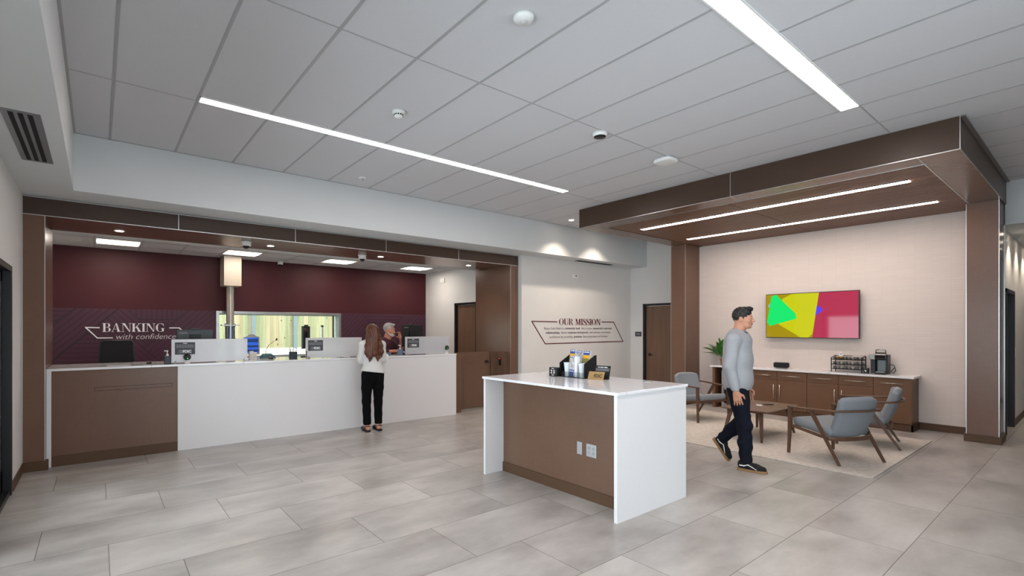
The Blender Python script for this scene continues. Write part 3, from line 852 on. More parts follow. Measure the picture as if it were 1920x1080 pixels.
# pump bottles in dark caddies
def sanitizer(x, y, lab, c1):
    t = thing('pump_bottle', lab, 'pump bottle', (x, y, CT), 0, 'sanitizer pump bottles on the teller counter')
    MB().box(x - 0.036, x + 0.036, y - 0.04, y + 0.04, CT, CT + 0.105).build('bottle', c1, t, bevel=0.006)
    m = MB(); m.cyl((x, y, CT + 0.105), (x, y, CT + 0.128), 0.014); m.cyl((x, y, CT + 0.128), (x, y, CT + 0.165), 0.005); m.box(x - 0.034, x + 0.01, y - 0.008, y + 0.008, CT + 0.163, CT + 0.175)
    m.build('pump', WHITEP, t, bevel=0.001)
NAVY = mat('navy_plastic', '1d2433', 0.4); SLATEB = mat('slate_blue_plastic', '5d7183', 0.45)
sanitizer(0.70, 7.42, 'navy pump bottle with white pump left of the first screen', NAVY)
sanitizer(4.075, 7.46, 'slate blue pump bottle with white pump before the seated teller', SLATEB)
bx = tag(MB().box(4.112, 4.15, 7.43, 7.5, CT, CT + 0.11).build('card_box', BLKP, None, bevel=0.002), 'small black card box beside the slate blue pump bottle', 'box')
m = MB(); m.prism([(4.122, CT + 0.065), (4.145, CT + 0.065), (4.138, CT + 0.035)], 7.4295, 7.4285, 'xz'); m.build('white_mark', SIGNB, bx)

# paper and mouse on the left end
cp = tag(MB().box(0.02, 0.42, 7.36, 7.52, CT, CT + 0.003).build('desk_blotter', mat('dark_blotter', '4b4a50', 0.5), None), 'dark document mat near the left end of the counter', 'mat')
tag(MB().box(0.08, 0.32, 7.375, 7.505, CT + 0.003, CT + 0.005).build('form_sheet', mat('paper_lilac', 'c9c3d2', 0.6), None), 'pale form sheet lying on the dark document mat', 'paper')
def mouse(x, y, lab, rz=0):
    t = thing('computer_mouse', lab, 'mouse', (x, y, CT), 0, 'computer mice on the teller counter')
    m = MB(); m.sphere((x, y, CT + 0.004), (0.034, 0.055, 0.03)); m.v = [(a, b, max(c, CT)) for a, b, c in m.v]; m.build('shell', BLKP, t, smooth=True)
    m = MB(); m.cyl((x - 0.004, y - 0.02, CT + 0.030), (x + 0.004, y - 0.02, CT + 0.030), 0.007); m.build('wheel', mat('red_wheel', 'c02028', 0.4), t)
mouse(0.52, 7.62, 'black mouse with red wheel left of the first screen')
mouse(2.05, 7.75, 'black mouse beside the microphone base')

# monitors seen from behind
def monitor(x, y, zt, wd, ht, rz, lab, brand=True, zb=None):
    t = thing('computer_monitor', lab, 'monitor', (x, y, CT), rz, 'monitors behind the teller counter')
    h0 = zt - ht - CT
    MB().box(-wd / 2, wd / 2, -0.012, 0.02, h0, zt - CT).build('panel', BLKP, t, bevel=0.004, local=True)
    MB().box(-wd / 2 + .01, wd / 2 - .01, 0.02, 0.0215, h0 + 0.01, zt - CT - .01).build('display', mat('dim_display', '2a3d58', 0.3, emit='4a6a98', estr=0.25), t, local=True)
    m = MB(); m.box(-0.07, 0.07, -0.04, -0.012, h0 + ht * .25, h0 + ht * .75); m.beam((0, -0.04, h0 + ht * .5), (0, -0.05, 0.01), 0.05, 0.02); m.build('stand', BLKM, t, bevel=0.003, local=True)
    MB().box(-0.11, 0.11, -0.12, 0.06, 0, 0.012).build('base', BLKM, t, bevel=0.004, local=True)
    MB().box(-0.05, 0.05, -0.02, 0.02, zt - CT, zt - CT + 0.022).build('camera', BLKP, t, bevel=0.004, local=True)
    if brand:
        m = MB(); put_text(m, 'Lenovo', (-wd * 0.42, -0.0125, zt - CT - 0.055), (1, 0, 0), (0, 0, 1), size=0.035, align='LEFT', width=wd * 0.2, extr=0.0004)
        m.build('lettering', mat('logo_grey', '9c9c9c', 0.4), t, local=True)
monitor(1.09, 8.0, 1.545, 0.45, 0.27, 0, 'black monitor seen from behind above the leftmost screen')
monitor(2.66, 8.0, 1.60, 0.42, 0.36, 1.0, 'turned black monitor left of the middle screen')
bpy.data.objects['computer_monitor.001'].location.z = CT
monitor(4.565, 7.88, 1.628, 0.43, 0.40, 0, 'black monitor seen from behind beside the seated teller')

# pen pot, papers, microphone, card machine etc.
def penpot(x, y, lab):
    t = thing('pen_pot', lab, 'pen pot', (x, y, CT))
    m = MB(); m.box(x - 0.05, x + 0.05, y - 0.04, y + 0.04, CT, CT + 0.11); m.build('pot', mat('teal_black', '14262c', 0.4), t, bevel=0.004)
    for i in range(6):
        a = random.uniform(-.03, .03); b = random.uniform(-.02, .02)
        MB().cyl((x + a, y + b, CT + 0.05), (x + a * 1.6, y + b * 1.6, CT + 0.15 + random.random() * 0.03), 0.004, n=8).build('pen', [BLKP, NAVY, STEEL][i % 3], t)
penpot(2.30, 7.5, 'dark pen pot with pens left of the middle screen')
acr = tag(MB().box(2.40, 2.46, 7.36, 7.40, CT, CT + 0.12).build('acrylic_card_holder', ACRY, None), 'small clear acrylic card holder before the middle screen', 'card holder')
tag(MB().cyl((3.72, 7.6, CT), (3.72, 7.6, CT + 0.075), 0.035, 0.04).build('glass_cup', ACRY, None, smooth=True), 'small clear cup on the counter right of the standing woman', 'cup')
tag(MB().box(4.0 - .17, 4.0, 7.62, 7.74, CT, CT + 0.04).build('card_terminal', mat('teal_grey', '55646e', 0.4), None, bevel=0.008), 'low grey blue card terminal before the seated teller', 'card terminal')
mc = thing('desk_microphone', 'desk microphone with thin gooseneck on teal grey base', 'microphone', (2.06, 8.0, CT))
m = MB(); m.hexa([(1.96, 7.92, CT), (2.18, 7.92, CT), (2.18, 8.08, CT), (1.96, 8.08, CT)], [(2.0, 7.97, CT + .05), (2.14, 7.97, CT + .05), (2.14, 8.06, CT + .07), (2.0, 8.06, CT + .07)]); m.build('base', mat('teal_base', '2c5a68', 0.4), mc, bevel=0.01)
m = MB(); m.tube([(2.05, 8.05, CT + .05), (2.06, 8.05, CT + .13), (2.10, 8.05, CT + .20), (2.17, 8.05, CT + .255), (2.21, 8.05, CT + .275)], 0.0035); m.build('gooseneck', BLKM, mc, smooth=True)
m = MB(); m.sphere((2.215, 8.05, CT + .285), (0.014, 0.014, 0.02)); m.build('capsule', BLKP, mc, smooth=True)
for i, (x, y, h) in enumerate(((1.72, 7.75, 0.09), (1.80, 7.85, 0.12), (1.86, 7.9, 0.10))):
    if i == 0:
        t = thing('glue_bottle', 'little white bottle with red band right of the leftmost screen', 'bottle', (x, y, CT))
        m = MB(); m.lathe([(0.018, 0), (0.02, 0.01), (0.02, 0.07), (0.008, 0.085), (0.008, 0.1)], (x, y, CT), 20); m.build('bottle', WHITEP, t, smooth=True)
        MB().cyl((x, y, CT + 0.03), (x, y, CT + 0.05), 0.0206).build('band', mat('red_band', 'a03a3a', 0.5), t)
    else:
        tag(MB().box(x - 0.025, x + 0.025, y - 0.03, y + 0.03, CT, CT + h).build('paper_pad_stack', varied('stacked_paper', 'd8d6cf', 0.7, 0.15, 30, (0.1, 0.1, 8)), None), ('taller' if i == 1 else 'shorter') + ' small stack of paper pads right of the leftmost screen', 'paper pads')
# papers lying under the screens
for i, (x, wd, c) in enumerate(((1.28, 0.12, 'f0eff2'), (1.42, 0.08, 'c9aaa8'), (2.86, 0.12, 'f2f2f4'), (3.1, 0.1, 'efeff1'))):
    tag(MB().box(x, x + wd, 7.5, 7.7, CT, CT + 0.004).build('paper_slip', mat('paper%d' % i, c, 0.6), None), ['white paper slip behind the leftmost screen', 'pinkish paper slip behind the leftmost screen', 'left white paper slip behind the middle screen', 'right white paper slip behind the middle screen'][i], 'paper')

# drive-up desk along the window with kiosk screen
dd = thing('drive_up_desk', 'white desk under the drive-up window behind the teller counter', 'desk', (3, 10.2, 0))
MB().box(1.3, 4.7, 9.95, 10.48, 0.9, 0.93).build('worktop', QUARTZ, dd)
MB().box(1.32, 4.68, 10.0, 10.48, 0.0, 0.9).build('carcass', WPANEL, dd)
ks = thing('video_kiosk', 'arched white kiosk with a blue screen before the drive-up window', 'kiosk', (2.1, 10.1, 0.93))
kx = 2.32; ky = 10.1
arch = [(kx - 0.15, 1.060), (kx + 0.15, 1.060), (kx + 0.14, 1.405), (kx + 0.09, 1.410), (kx + 0.05, 1.450), (kx, 1.460), (kx - 0.05, 1.450), (kx - 0.09, 1.410), (kx - 0.14, 1.405)]
MB().prism(arch, ky, ky + 0.04, 'xz').build('housing', mat('kiosk_grey', 'a9aca8', 0.4), ks, bevel=0.004)
SCR = mat('blue_screen', '1c4fb0', 0.3, emit='2f66d0', estr=0.3); SC2 = mat('dark_blue_screen', '12306a', 0.3, emit='1b3f86', estr=0.15)
m = MB(); m.box(kx - 0.12, kx + 0.12, ky - 0.003, ky, 1.09, 1.39); m.mi = 1; m.box(kx - 0.12, kx + 0.12, ky - 0.004, ky - 0.003, 1.30, 1.36); m.box(kx - 0.12, kx + 0.12, ky - 0.004, ky - 0.003, 1.20, 1.24); m.box(kx - 0.12, kx + 0.12, ky - 0.004, ky - 0.003, 1.12, 1.16)
m.build('screen', [SCR, SC2], ks)
MB().box(kx - 0.03, kx + 0.03, ky + 0.01, ky + 0.03, 0.94, 1.10).build('stand', BLKM, ks)
MB().box(kx - 0.1, kx + 0.1, ky - 0.06, ky + 0.1, 0.93, 0.945).build('base', BLKM, ks)

# pneumatic tube
pt = thing('pneumatic_tube', 'ceiling mounted pneumatic tube box and steel pipe before the window', 'pneumatic tube', (1.98, 10.25, 0.93))
MB().box(1.836, 2.135, 10.06, 10.44, 2.36, TZ - 0.004).build('ceiling_box', mat('cream_metal', 'a1978a', 0.5), pt, bevel=0.003)
MB().box(1.984, 1.987, 10.058, 10.0605, 2.36, TZ - 0.004).build('box_seam', GRID, pt)
MB().cyl((1.975, 10.25, 1.64), (1.975, 10.25, 2.36), 0.068, n=36).build('pipe', mat('satin_pipe', 'b5afa6', 0.35, 0.7), pt, smooth=False)
m = MB(); m.box(1.975 - .15, 1.975 + .15, 10.16, 10.34, 1.615, 1.635); m.cyl((1.975, 10.25, 1.60), (1.975, 10.25, 1.655), 0.095, n=36); m.build('collar', STEEL, pt)
MB().cyl((1.975, 10.25, 0.93), (1.975, 10.25, 1.60), 0.085, n=36).build('receiver', mat('steel_blue', '8b98a2', 0.25, 0.9), pt)
for n_ in ('pipe', 'receiver', 'collar'):
    smooth_by_angle(bpy.data.objects[n_])

# office chair behind the counter
oc = thing('office_chair', 'black mesh backed office chair behind the brown counter end', 'office chair', (0.2, 8.72, 0))
MESHM = varied('black_mesh', '17171a', 0.8, 0.3, 260)
BK = MB()
pts = [(-0.17, 0.95), (0.17, 0.95), (0.2, 1.1), (0.19, 1.36), (0.165, 1.385), (-0.165, 1.385), (-0.19, 1.36), (-0.2, 1.1)]
m = MB(); m.prism([(0.21 + a, b) for a, b in pts], 8.70, 8.712, 'xz'); m.build('mesh_back', MESHM, oc)
m = MB(); ring = [(0.21 + a, 8.705, b) for a, b in pts] + [(0.21 + pts[0][0], 8.705, pts[0][1])]; m.tube(ring, 0.012, 8); m.build('back_frame', BLKP, oc, smooth=True)
m = MB(); m.box(-0.02, 0.44, 8.68, 9.14, 0.66, 0.74); m.build('seat', MESHM, oc, bevel=0.03, seg=4)
m = MB(); m.beam((0.21, 8.72, 1.0), (0.21, 8.85, 0.66), 0.06, 0.02); m.cyl((0.21, 8.9, 0.1), (0.21, 8.9, 0.66), 0.03); m.build('column', BLKM, oc)
for i in range(5):
    a = i * 2 * PI / 5
    MB().beam((0.21, 8.9, 0.12), (0.21 + .3 * math.cos(a), 8.9 + .3 * math.sin(a), 0.07), 0.04, 0.03, 0.025, 0.02, side=(0, 0, 1)).build('leg', BLKM, oc)
    MB().sphere((0.21 + .3 * math.cos(a), 8.9 + .3 * math.sin(a), 0.03), 0.03, 14, 8).build('caster', RUBBER, oc, smooth=True)

# ---------------------------------------------------------------- ceiling lights and devices
def light_bar(x0, x1, y0, y1, z, lab, m_=LED, fr=0.012):
    t = thing('linear_ceiling_light', lab, 'ceiling light', ((x0 + x1) / 2, (y0 + y1) / 2, z), 0)
    MB().box(x0 + fr, x1 - fr, y0 + fr, y1 - fr, z - 0.004, z + 0.01).build('diffuser', m_, t)
    m = MB(); m.box(x0, x1, y0, y0 + fr, z - 0.006, z + .01); m.box(x0, x1, y1 - fr, y1, z - 0.006, z + .01); m.box(x0, x0 + fr, y0, y1, z - 0.006, z + .01); m.box(x1 - fr, x1, y0, y1, z - 0.006, z + .01)
    m.build('housing', WHITEP, t)
light_bar(0.71, 5.53, 4.935, 5.065, CZ - 0.003, 'long white linear ceiling light crossing the middle of the ceiling')
light_bar(-0.10, 5.53, 1.405, 1.565, CZ - 0.003, 'wide linear ceiling light running to the top edge of the view')

def downlight(x, y, z, lab, en=14, col=(1.0, 0.84, 0.68), r=0.05, spot=1.9, grp='round recessed downlights'):
    t = thing('downlight', lab, 'downlight', (x, y, z), 0, grp)
    m = MB(); n = 32
    m.lathe([(r * 0.86, -0.001), (r * 1.18, -0.001), (r * 1.18, -0.005), (r * 0.86, -0.005)], (x, y, z), n)
    o = m.build('trim_ring', WHITEP, t)
    me = o.data
    bm = bmesh.new(); bm.from_mesh(me)
    bmesh.ops.delete(bm, geom=[f for f in bm.faces if len(f.verts) > 4], context='FACES')
    bm.verts.ensure_lookup_table(); L = len(bm.verts)
    for i in range(n):
        j = (i + 1) % n
        try: bm.faces.new((bm.verts[L - n + i], bm.verts[L - n + j], bm.verts[j], bm.verts[i]))
        except Exception: pass
    bmesh.ops.recalc_face_normals(bm, faces=bm.faces)
    bm.to_mesh(me); bm.free()
    MB().cyl((x, y, z - 0.0035), (x, y, z - 0.001), r * 0.86, n=32).build('lens', DLM, t)
    d = bpy.data.lights.new('downlight_lamp', 'SPOT')
    d.energy = en; d.spot_size = spot; d.spot_blend = 0.6; d.color = col; d.shadow_soft_size = 0.04
    l = bpy.data.objects.new('downlight_lamp', d); C.objects.link(l)
    l.location = (x, y, z - 0.012)
for x, lab in ((0.214, 'leftmost'), (2.045, 'second from left'), (3.858, 'third from left'), (5.749, 'rightmost')):
    downlight(x, 7.75, 2.805, lab + ' downlight under the brown portal header', 9)
downlight(7.06, 6.25, CZ - 0.001, 'small downlight in the ceiling left of the wooden canopy', 44)
downlight(8.22, 6.25, CZ - 0.001, 'small downlight in the ceiling behind the wooden canopy', 44)
for x in (10.9, 11.9, 12.9): downlight(x, 0.72, SZ - 0.001, {10.9: 'nearest', 11.9: 'middle', 12.9: 'farthest'}[x] + ' downlight in the hallway beyond the brown column', 20)

# troffers over the tellers
for i, x in enumerate((-0.0485, 1.762, 3.5725, 5.383)):
    y0, y1 = 9.35, 9.955
    t = thing('recessed_troffer', ['leftmost square troffer light over the teller desks', 'troffer light behind the pneumatic tube box', 'third troffer light from the left over the teller desks', 'rightmost troffer light over the teller desks'][i], 'ceiling light', (x + 0.3, 9.65, TZ), 0, 'troffer lights in the teller ceiling')
    m = MB(); m.box(x + .012, x + 0.592, y0 + .01, y0 + 0.03, TZ - 0.006, TZ); m.box(x + .012, x + 0.592, y1 - 0.03, y1 - .01, TZ - 0.006, TZ); m.box(x + .012, x + 0.03, y0 + .03, y1 - .03, TZ - 0.006, TZ); m.box(x + .574, x + 0.592, y0 + .03, y1 - .03, TZ - 0.006, TZ)
    m.build('frame', WHITEP, t)
    MB().box(x + 0.03, x + 0.574, y0 + 0.03, y0 + 0.2, TZ - 0.004, TZ - 0.001).build('side_pan', mat('troffer_pan', 'ffffff', 0.4, emit='fff0e0', estr=1.3), t)
    MB().box(x + 0.03, x + 0.574, y0 + 0.2, y1 - 0.2, TZ - 0.005, TZ - 0.001).build('lens', LEDT, t)
    MB().box(x + 0.03, x + 0.574, y1 - 0.2, y1 - 0.03, TZ - 0.004, TZ - 0.001).build('side_pan', mat('troffer_pan', 'ffffff', 0.4, emit='fff0e0', estr=1.3), t)

def detector(x, y, lab, kind):
    t = thing({'smoke': 'smoke_detector', 'occ': 'occupancy_sensor', 'small': 'ceiling_sensor'}[kind], lab, 'detector', (x, y, CZ))
    if kind == 'smoke':
        m = MB(); m.lathe([(0.062, 0), (0.062, -0.018), (0.058, -0.024), (0.046, -0.026)], (x, y, CZ), 36); m.build('base', WHITEP, t, smooth=True)
        m = MB(); m.lathe([(0.046, -0.024), (0.046, -0.03), (0.04, -0.052), (0.028, -0.06), (0.0, -0.062)], (x, y, CZ), 36); m.build('chamber', WHITEP, t, smooth=True)
        m = MB()
        for i in range(12):
            a = i * PI / 6; m.obox((x + 0.0435 * math.cos(a), y + 0.0435 * math.sin(a), CZ - 0.040), (0.004, 0.014, 0.012), Matrix.Rotation(a, 3, 'Z'))
        m.build('vent_slots', DARK, t)
    elif kind == 'occ':
        m = MB(); m.lathe([(0.068, 0), (0.068, -0.014), (0.06, -0.03), (0.03, -0.038), (0, -0.038)], (x, y, CZ), 36); m.build('body', WHITEP, t, smooth=True)
        m = MB(); m.sphere((x, y, CZ - 0.036), (0.026, 0.026, 0.018)); m.build('lens', mat('milky_lens', 'bcbcbc', 0.3), t, smooth=True)
    else:
        m = MB(); m.lathe([(0.055, 0), (0.055, -0.008), (0.03, -0.014), (0, -0.014)], (x, y, CZ), 32); m.build('body', WHITEP, t, smooth=True)
        m = MB(); m.cyl((x, y, CZ - 0.03), (x, y, CZ - 0.01), 0.012); m.build('tip', TRIM, t)
detector(2.21, 2.37, 'round white occupancy sensor at the top of the view', 'occ')
detector(2.24, 4.13, 'white smoke detector with dark slots below the first light', 'smoke')
detector(2.84, 6.25, 'small flat white ceiling sensor near the grey soffit', 'small')
dc = thing('dome_camera', 'white fisheye camera with black face on the main ceiling', 'camera', (4.16, 3.29, CZ))
m = MB(); m.lathe([(0.075, 0), (0.075, -0.02), (0.068, -0.04)], (4.16, 3.29, CZ), 36); m.build('housing', WHITEP, dc, smooth=True)
m = MB(); m.lathe([(0.066, -0.038), (0.06, -0.046), (0.02, -0.052), (0, -0.052)], (4.16, 3.29, CZ), 36); m.build('lens_face', BLKP, dc, smooth=True)
ap = thing('wifi_access_point', 'rounded white wireless access point on the ceiling near the canopy', 'access point', (5.42, 3.30, CZ))
m = MB(); n = 48; vv = []
for sc, z in ((0.80, -0.050), (0.93, -0.046), (1.0, -0.036), (1.0, -0.024), (0.94, -0.014)):
    for i in range(n):
        a = 2 * PI * i / n; c_, s_ = math.cos(a), math.sin(a); r = 0.125 / (abs(c_) ** 3.2 + abs(s_) ** 3.2) ** (1 / 3.2)
        vv.append((5.42 + r * c_ * sc, 3.30 + r * s_ * sc, CZ + z))
m.add(vv, [tuple(range(n - 1, -1, -1)), tuple(range(4 * n, 5 * n))] + [(k * n + i, k * n + (i + 1) % n, (k + 1) * n + (i + 1) % n, (k + 1) * n + i) for k in range(4) for i in range(n)])
smooth_by_angle(m.build('cover', WHITEP, ap), 0.9)
MB().box(5.33, 5.51, 3.21, 3.39, CZ - 0.015, CZ).build('bracket', WHITEP, ap)

def dome(x, y, z, lab, r=0.062):
    t = thing('security_camera', lab, 'camera', (x, y, z), 0, 'dome cameras over the tellers')
    m = MB(); m.lathe([(r * 1.15, 0), (r * 1.15, -0.01), (r, -0.012), (r * 1.05, -0.05), (r * 0.95, -0.062)], (x, y, z), 36); m.build('housing', WHITEP, t, smooth=True)
    m = MB(); m.sphere((x, y, z - 0.06), (r * 0.72, r * 0.72, r * 0.72)); m.build('dome', mat('smoked_dome', '0a0a0c', 0.08), t, smooth=True)
dome(1.674, 7.60, 2.805, 'dome camera under the portal header near the tube box')
dome(3.54, 7.80, 2.805, 'dome camera under the portal header right of the middle')
dome(2.92, 10.35, TZ - 0.001, 'small dome camera by the dark red wall at ceiling height', 0.05)
t = tag(MB().lathe([(0.06, 0), (0.06, -0.012), (0.04, -0.018), (0, -0.018)], (4.08, 9.08, TZ), 30).build('ceiling_sensor', WHITEP, None, smooth=True), 'small round white sensor on the teller ceiling', 'detector')

# air grilles
gv = thing('air_grille', 'slotted air grille in the dropped soffit at upper left', 'vent', (-0.41, 5.1, SZ))
m = MB(); m.box(-0.515, -0.31, 4.46, 5.72, SZ - 0.004, SZ); m.build('frame', mat('grille_grey', '8a8c90', 0.4, 0.5), gv)
for i in range(3):
    x = -0.465 + i * 0.05
    MB().box(x - 0.014, x + 0.014, 4.50, 5.68, SZ - 0.006, SZ - 0.004).build('slot', DARK, gv)
gv = thing('air_grille', 'dark slot air grille under the soffit above the mission wall', 'vent', (8.6, 6.96, SZ))
MB().box(8.02, 9.2, 6.90, 7.02, SZ - 0.005, SZ).build('frame', mat('grille_dark', '5b5d60', 0.4, 0.5), gv)
for i in range(3):
    y = 6.925 + i * 0.035
    MB().box(8.04, 9.18, y - 0.01, y + 0.01, SZ - 0.007, SZ - 0.005).build('slot', DARK, gv)

def strobe(c, nrm, lab):
    t = thing('emergency_strobe', lab, 'alarm strobe', c)
    if nrm == 'y':
        MB().box(c[0] - 0.07, c[0] + 0.07, c[1] - 0.03, c[1], c[2] - 0.045, c[2] + 0.045).build('body', WHITEP, t, bevel=0.006)
        MB().box(c[0] - 0.02, c[0] + 0.03, c[1] - 0.034, c[1] - 0.03, c[2] - 0.02, c[2] + 0.02).build('lens', mat('strobe_lens', '9a9a98', 0.15), t)
    else:
        MB().box(c[0] - 0.03, c[0], c[1] - 0.085, c[1] + 0.085, c[2] - 0.055, c[2] + 0.055).build('body', WHITEP, t, bevel=0.006)
        MB().box(c[0] - 0.05, c[0] - 0.03, c[1] - 0.05, c[1] + 0.05, c[2] - 0.03, c[2] + 0.03).build('lens', mat('strobe_lens', 'f2f2f2', 0.15), t, bevel=0.004)
strobe((8.155, 7.12, 2.70), 'y', 'white alarm strobe high on the mission wall')
strobe((6.46, 9.72, 2.70), 'x', 'white alarm strobe on the white wall beside the tellers')

# mission lettering
MR = mat('maroon_vinyl', '5a1a26', 0.5); GV = mat('grey_vinyl', '8d888a', 0.5); GV2 = mat('dark_grey_vinyl', '625d60', 0.5)
ms = thing('wall_sign', 'dark red OUR MISSION lettering with slanted outline on cream wall', 'wall sign', (8.3, 7.12, 1.5))
m = MB(); serif_text(m, 'OUR MISSION', 7.65, 9.02, 1.64, 1.775, 7.118, 0.003); m.build('heading', MR, ms)
m = MB(); polyline(m, [(7.60, 1.703), (6.86, 1.708), (7.24, 1.250), (9.86, 1.258), (9.50, 1.712), (9.06, 1.712)], 0.02, 7.118, 0.003); m.build('outline', MR, ms)
m = MB(); m2 = MB()
put_text(m, 'Bippus State Bank is a', (7.21, 7.117, 1.545), (1, 0, 0), (0, 0, 1), size=0.07, align='LEFT', width=0.60)
put_text(m2, 'community bank', (7.84, 7.117, 1.545), (1, 0, 0), (0, 0, 1), size=0.07, align='LEFT', width=0.48, off=0.001)
put_text(m, 'that creates', (8.36, 7.117, 1.545), (1, 0, 0), (0, 0, 1), size=0.07, align='LEFT', width=0.36)
put_text(m2, 'meaningful customer', (8.76, 7.117, 1.545), (1, 0, 0), (0, 0, 1), size=0.07, align='LEFT', width=0.68, off=0.001)
put_text(m2, 'relationships,', (7.26, 7.117, 1.455), (1, 0, 0), (0, 0, 1), size=0.07, align='LEFT', width=0.42, off=0.001)
put_text(m, 'fosters', (7.72, 7.117, 1.455), (1, 0, 0), (0, 0, 1), size=0.07, align='LEFT', width=0.19)
put_text(m2, 'employee development,', (7.94, 7.117, 1.455), (1, 0, 0), (0, 0, 1), size=0.07, align='LEFT', width=0.66, off=0.0005)
put_text(m, 'and maintains shareholder', (8.64, 7.117, 1.455), (1, 0, 0), (0, 0, 1), size=0.07, align='LEFT', width=0.75)
put_text(m, 'confidence by providing', (7.36, 7.117, 1.365), (1, 0, 0), (0, 0, 1), size=0.07, align='LEFT', width=0.72)
put_text(m2, 'premium', (8.12, 7.117, 1.365), (1, 0, 0), (0, 0, 1), size=0.07, align='LEFT', width=0.26, off=0.001)
put_text(m, 'financial products and services.', (8.42, 7.117, 1.365), (1, 0, 0), (0, 0, 1), size=0.07, align='LEFT', width=0.86)
m.build('statement_text', GV, ms); m2.build('statement_text', GV2, ms)

# interior doors
def door_x(name, X, y0, y1, lab, knob_y, h=2.142):
    """door leaf in a wall with normal -X"""
    m = MB(); fw = 0.05
    m.box(X - 0.015, X + 0.12, y0, y0 + fw, 0, h); m.box(X - 0.015, X + 0.12, y1 - fw, y1, 0, h); m.box(X - 0.015, X + 0.12, y0, y1, h - fw, h)
    o = struct(name, m, BLACK, bevel=0.002)
    l = MB().box(X + 0.045, X + 0.085, y0 + fw + 0.003, y1 - fw - 0.003, 0.01, h - fw - 0.003).build('door_leaf', DOORW, o)
    m = MB(); m.cyl((X + 0.045, knob_y, 0.955), (X + 0.032, knob_y, 0.955), 0.032); m.cyl((X + 0.034, knob_y, 0.955), (X - 0.005, knob_y, 0.955), 0.011); m.tube([(X - 0.005, knob_y + 0.008, 0.955), (X - 0.008, knob_y - 0.05, 0.955), (X - 0.006, knob_y - 0.11, 0.95)], 0.009)
    m.build('door_lever', BLACK, o, smooth=True)
    return o
door_x('door_2', DX, 5.87, 6.775, '', 6.63)
door_x('door_3', TX, 8.40, 9.235, '', 9.1)
# hallway door (wall faces -Y), black frame, dark opening leaf
m = MB(); m.box(10.46, 10.52, 0.92, 1.06, 0, 2.15); m.box(11.44, 11.5, 0.92, 1.06, 0, 2.15); m.box(10.46, 11.5, 0.92, 1.06, 2.09, 2.15)
d4 = struct('door_4', m, BLACK, bevel=0.002)
MB().box(10.52, 11.44, 1.0, 1.04, 0.01, 2.09).build('door_leaf', mat('dark_door', '0d1014', 0.3), d4)
tag(MB().box(11.62, 11.70, 0.925, 0.94, 1.1, 1.25).build('light_switch', WHITEP, None, bevel=0.003), 'pale switch plate on the hallway wall past the black door', 'switch')
nb = tag(MB().box(DX - 0.008, DX, 6.82, 6.99, 1.375, 1.487).build('door_sign', SIGNG, None, bevel=0.002), 'small charcoal sign plate left of the walnut door', 'door sign')
m = MB(); word_bars(m, (DX - 0.008, 6.905, 1.438), (0, -1, 0), (0, 0, 1), 0.11, 0.012, 3); word_bars(m, (DX - 0.008, 6.905, 1.412), (0, -1, 0), (0, 0, 1), 0.08, 0.012, 2)
m.build('lettering', SIGNT, nb)

# ---------------------------------------------------------------- wood canopy portal around the tv wall
KX, KY0, KY1, KZ = 6.55, 0.883, 5.62, 3.29
cn = thing('canopy', 'brown laminate canopy with slatted wood ceiling over the lounge', 'canopy', (8.3, 3.2, 0))
SX0, SY0, SY1 = 6.88, 1.205, 5.29
m = MB(); m.box(KX + .0005, SX0 - 0.01, KY0 + .0005, KY1 - .0005, KZ, KZ + 0.06); m.box(SX0 - 0.01, 10.09, KY0 + .0005, SY0 - 0.01, KZ, KZ + 0.06); m.box(SX0 - 0.01, 10.17, SY1 + 0.01, KY1 - .0005, KZ, KZ + 0.06)
m.build('soffit_border', BROWN, cn)
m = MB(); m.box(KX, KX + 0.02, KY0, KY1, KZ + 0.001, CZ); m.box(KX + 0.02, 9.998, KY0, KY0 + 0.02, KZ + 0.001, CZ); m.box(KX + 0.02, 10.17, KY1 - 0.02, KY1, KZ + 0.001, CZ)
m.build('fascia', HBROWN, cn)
m = MB()
m.box(KX - 0.003, KX, KY0, KY1, KZ - 0.003, KZ + 0.004); m.box(KX - 0.003, KX, KY0, KY1, CZ - 0.006, CZ - 0.002); m.box(KX - 0.003, KX, 3.055, 3.062, KZ, CZ)
m.box(KX - 0.003, KX + 0.003, KY0 - 0.003, KY0 + 0.004, KZ, CZ); m.box(KX, 9.52, KY0 - 0.003, KY0, KZ - 0.003, KZ + 0.004)
m.box(KX, KX + .01, KY1, KY1 + .003, KZ, CZ); m.box(KX, 10.1, KY1 - 0.003, KY1 + 0.002, KZ - 0.003, KZ + 0.003)
m.box(SX0 - 0.014, SX0 - 0.004, SY0, SY1, KZ - 0.004, KZ + 0.03); m.box(SX0, 10.09, SY0 - 0.014, SY0 - 0.004, KZ - 0.004, KZ + 0.03)
m.box(KX, SX0, SY0 - 0.012, SY0 - 0.006, KZ - 0.002, KZ); m.box(KX, SX0, 3.056, 3.061, KZ - 0.002, KZ); m.box(KX, SX0, SY1 + 0.002, SY1 + 0.006, KZ - 0.002, KZ)
m.build('metal_trim', TRIM, cn)
MB().box(SX0 - 0.012, SX0, SY0, SY1, KZ, KZ + 0.05).build('reveal', DARK, cn)
MB().box(KX, 9.995, KY0 - 0.035, KY0 - 0.001, CZ - 0.015, CZ - 0.004).build('ceiling_track', mat('track_brown', '77706b', 0.4), cn)
MB().box(SX0, 10.09, SY0 - 0.004, SY1 + 0.01, KZ + 0.055, KZ + 0.07).build('backing', DARK, cn)
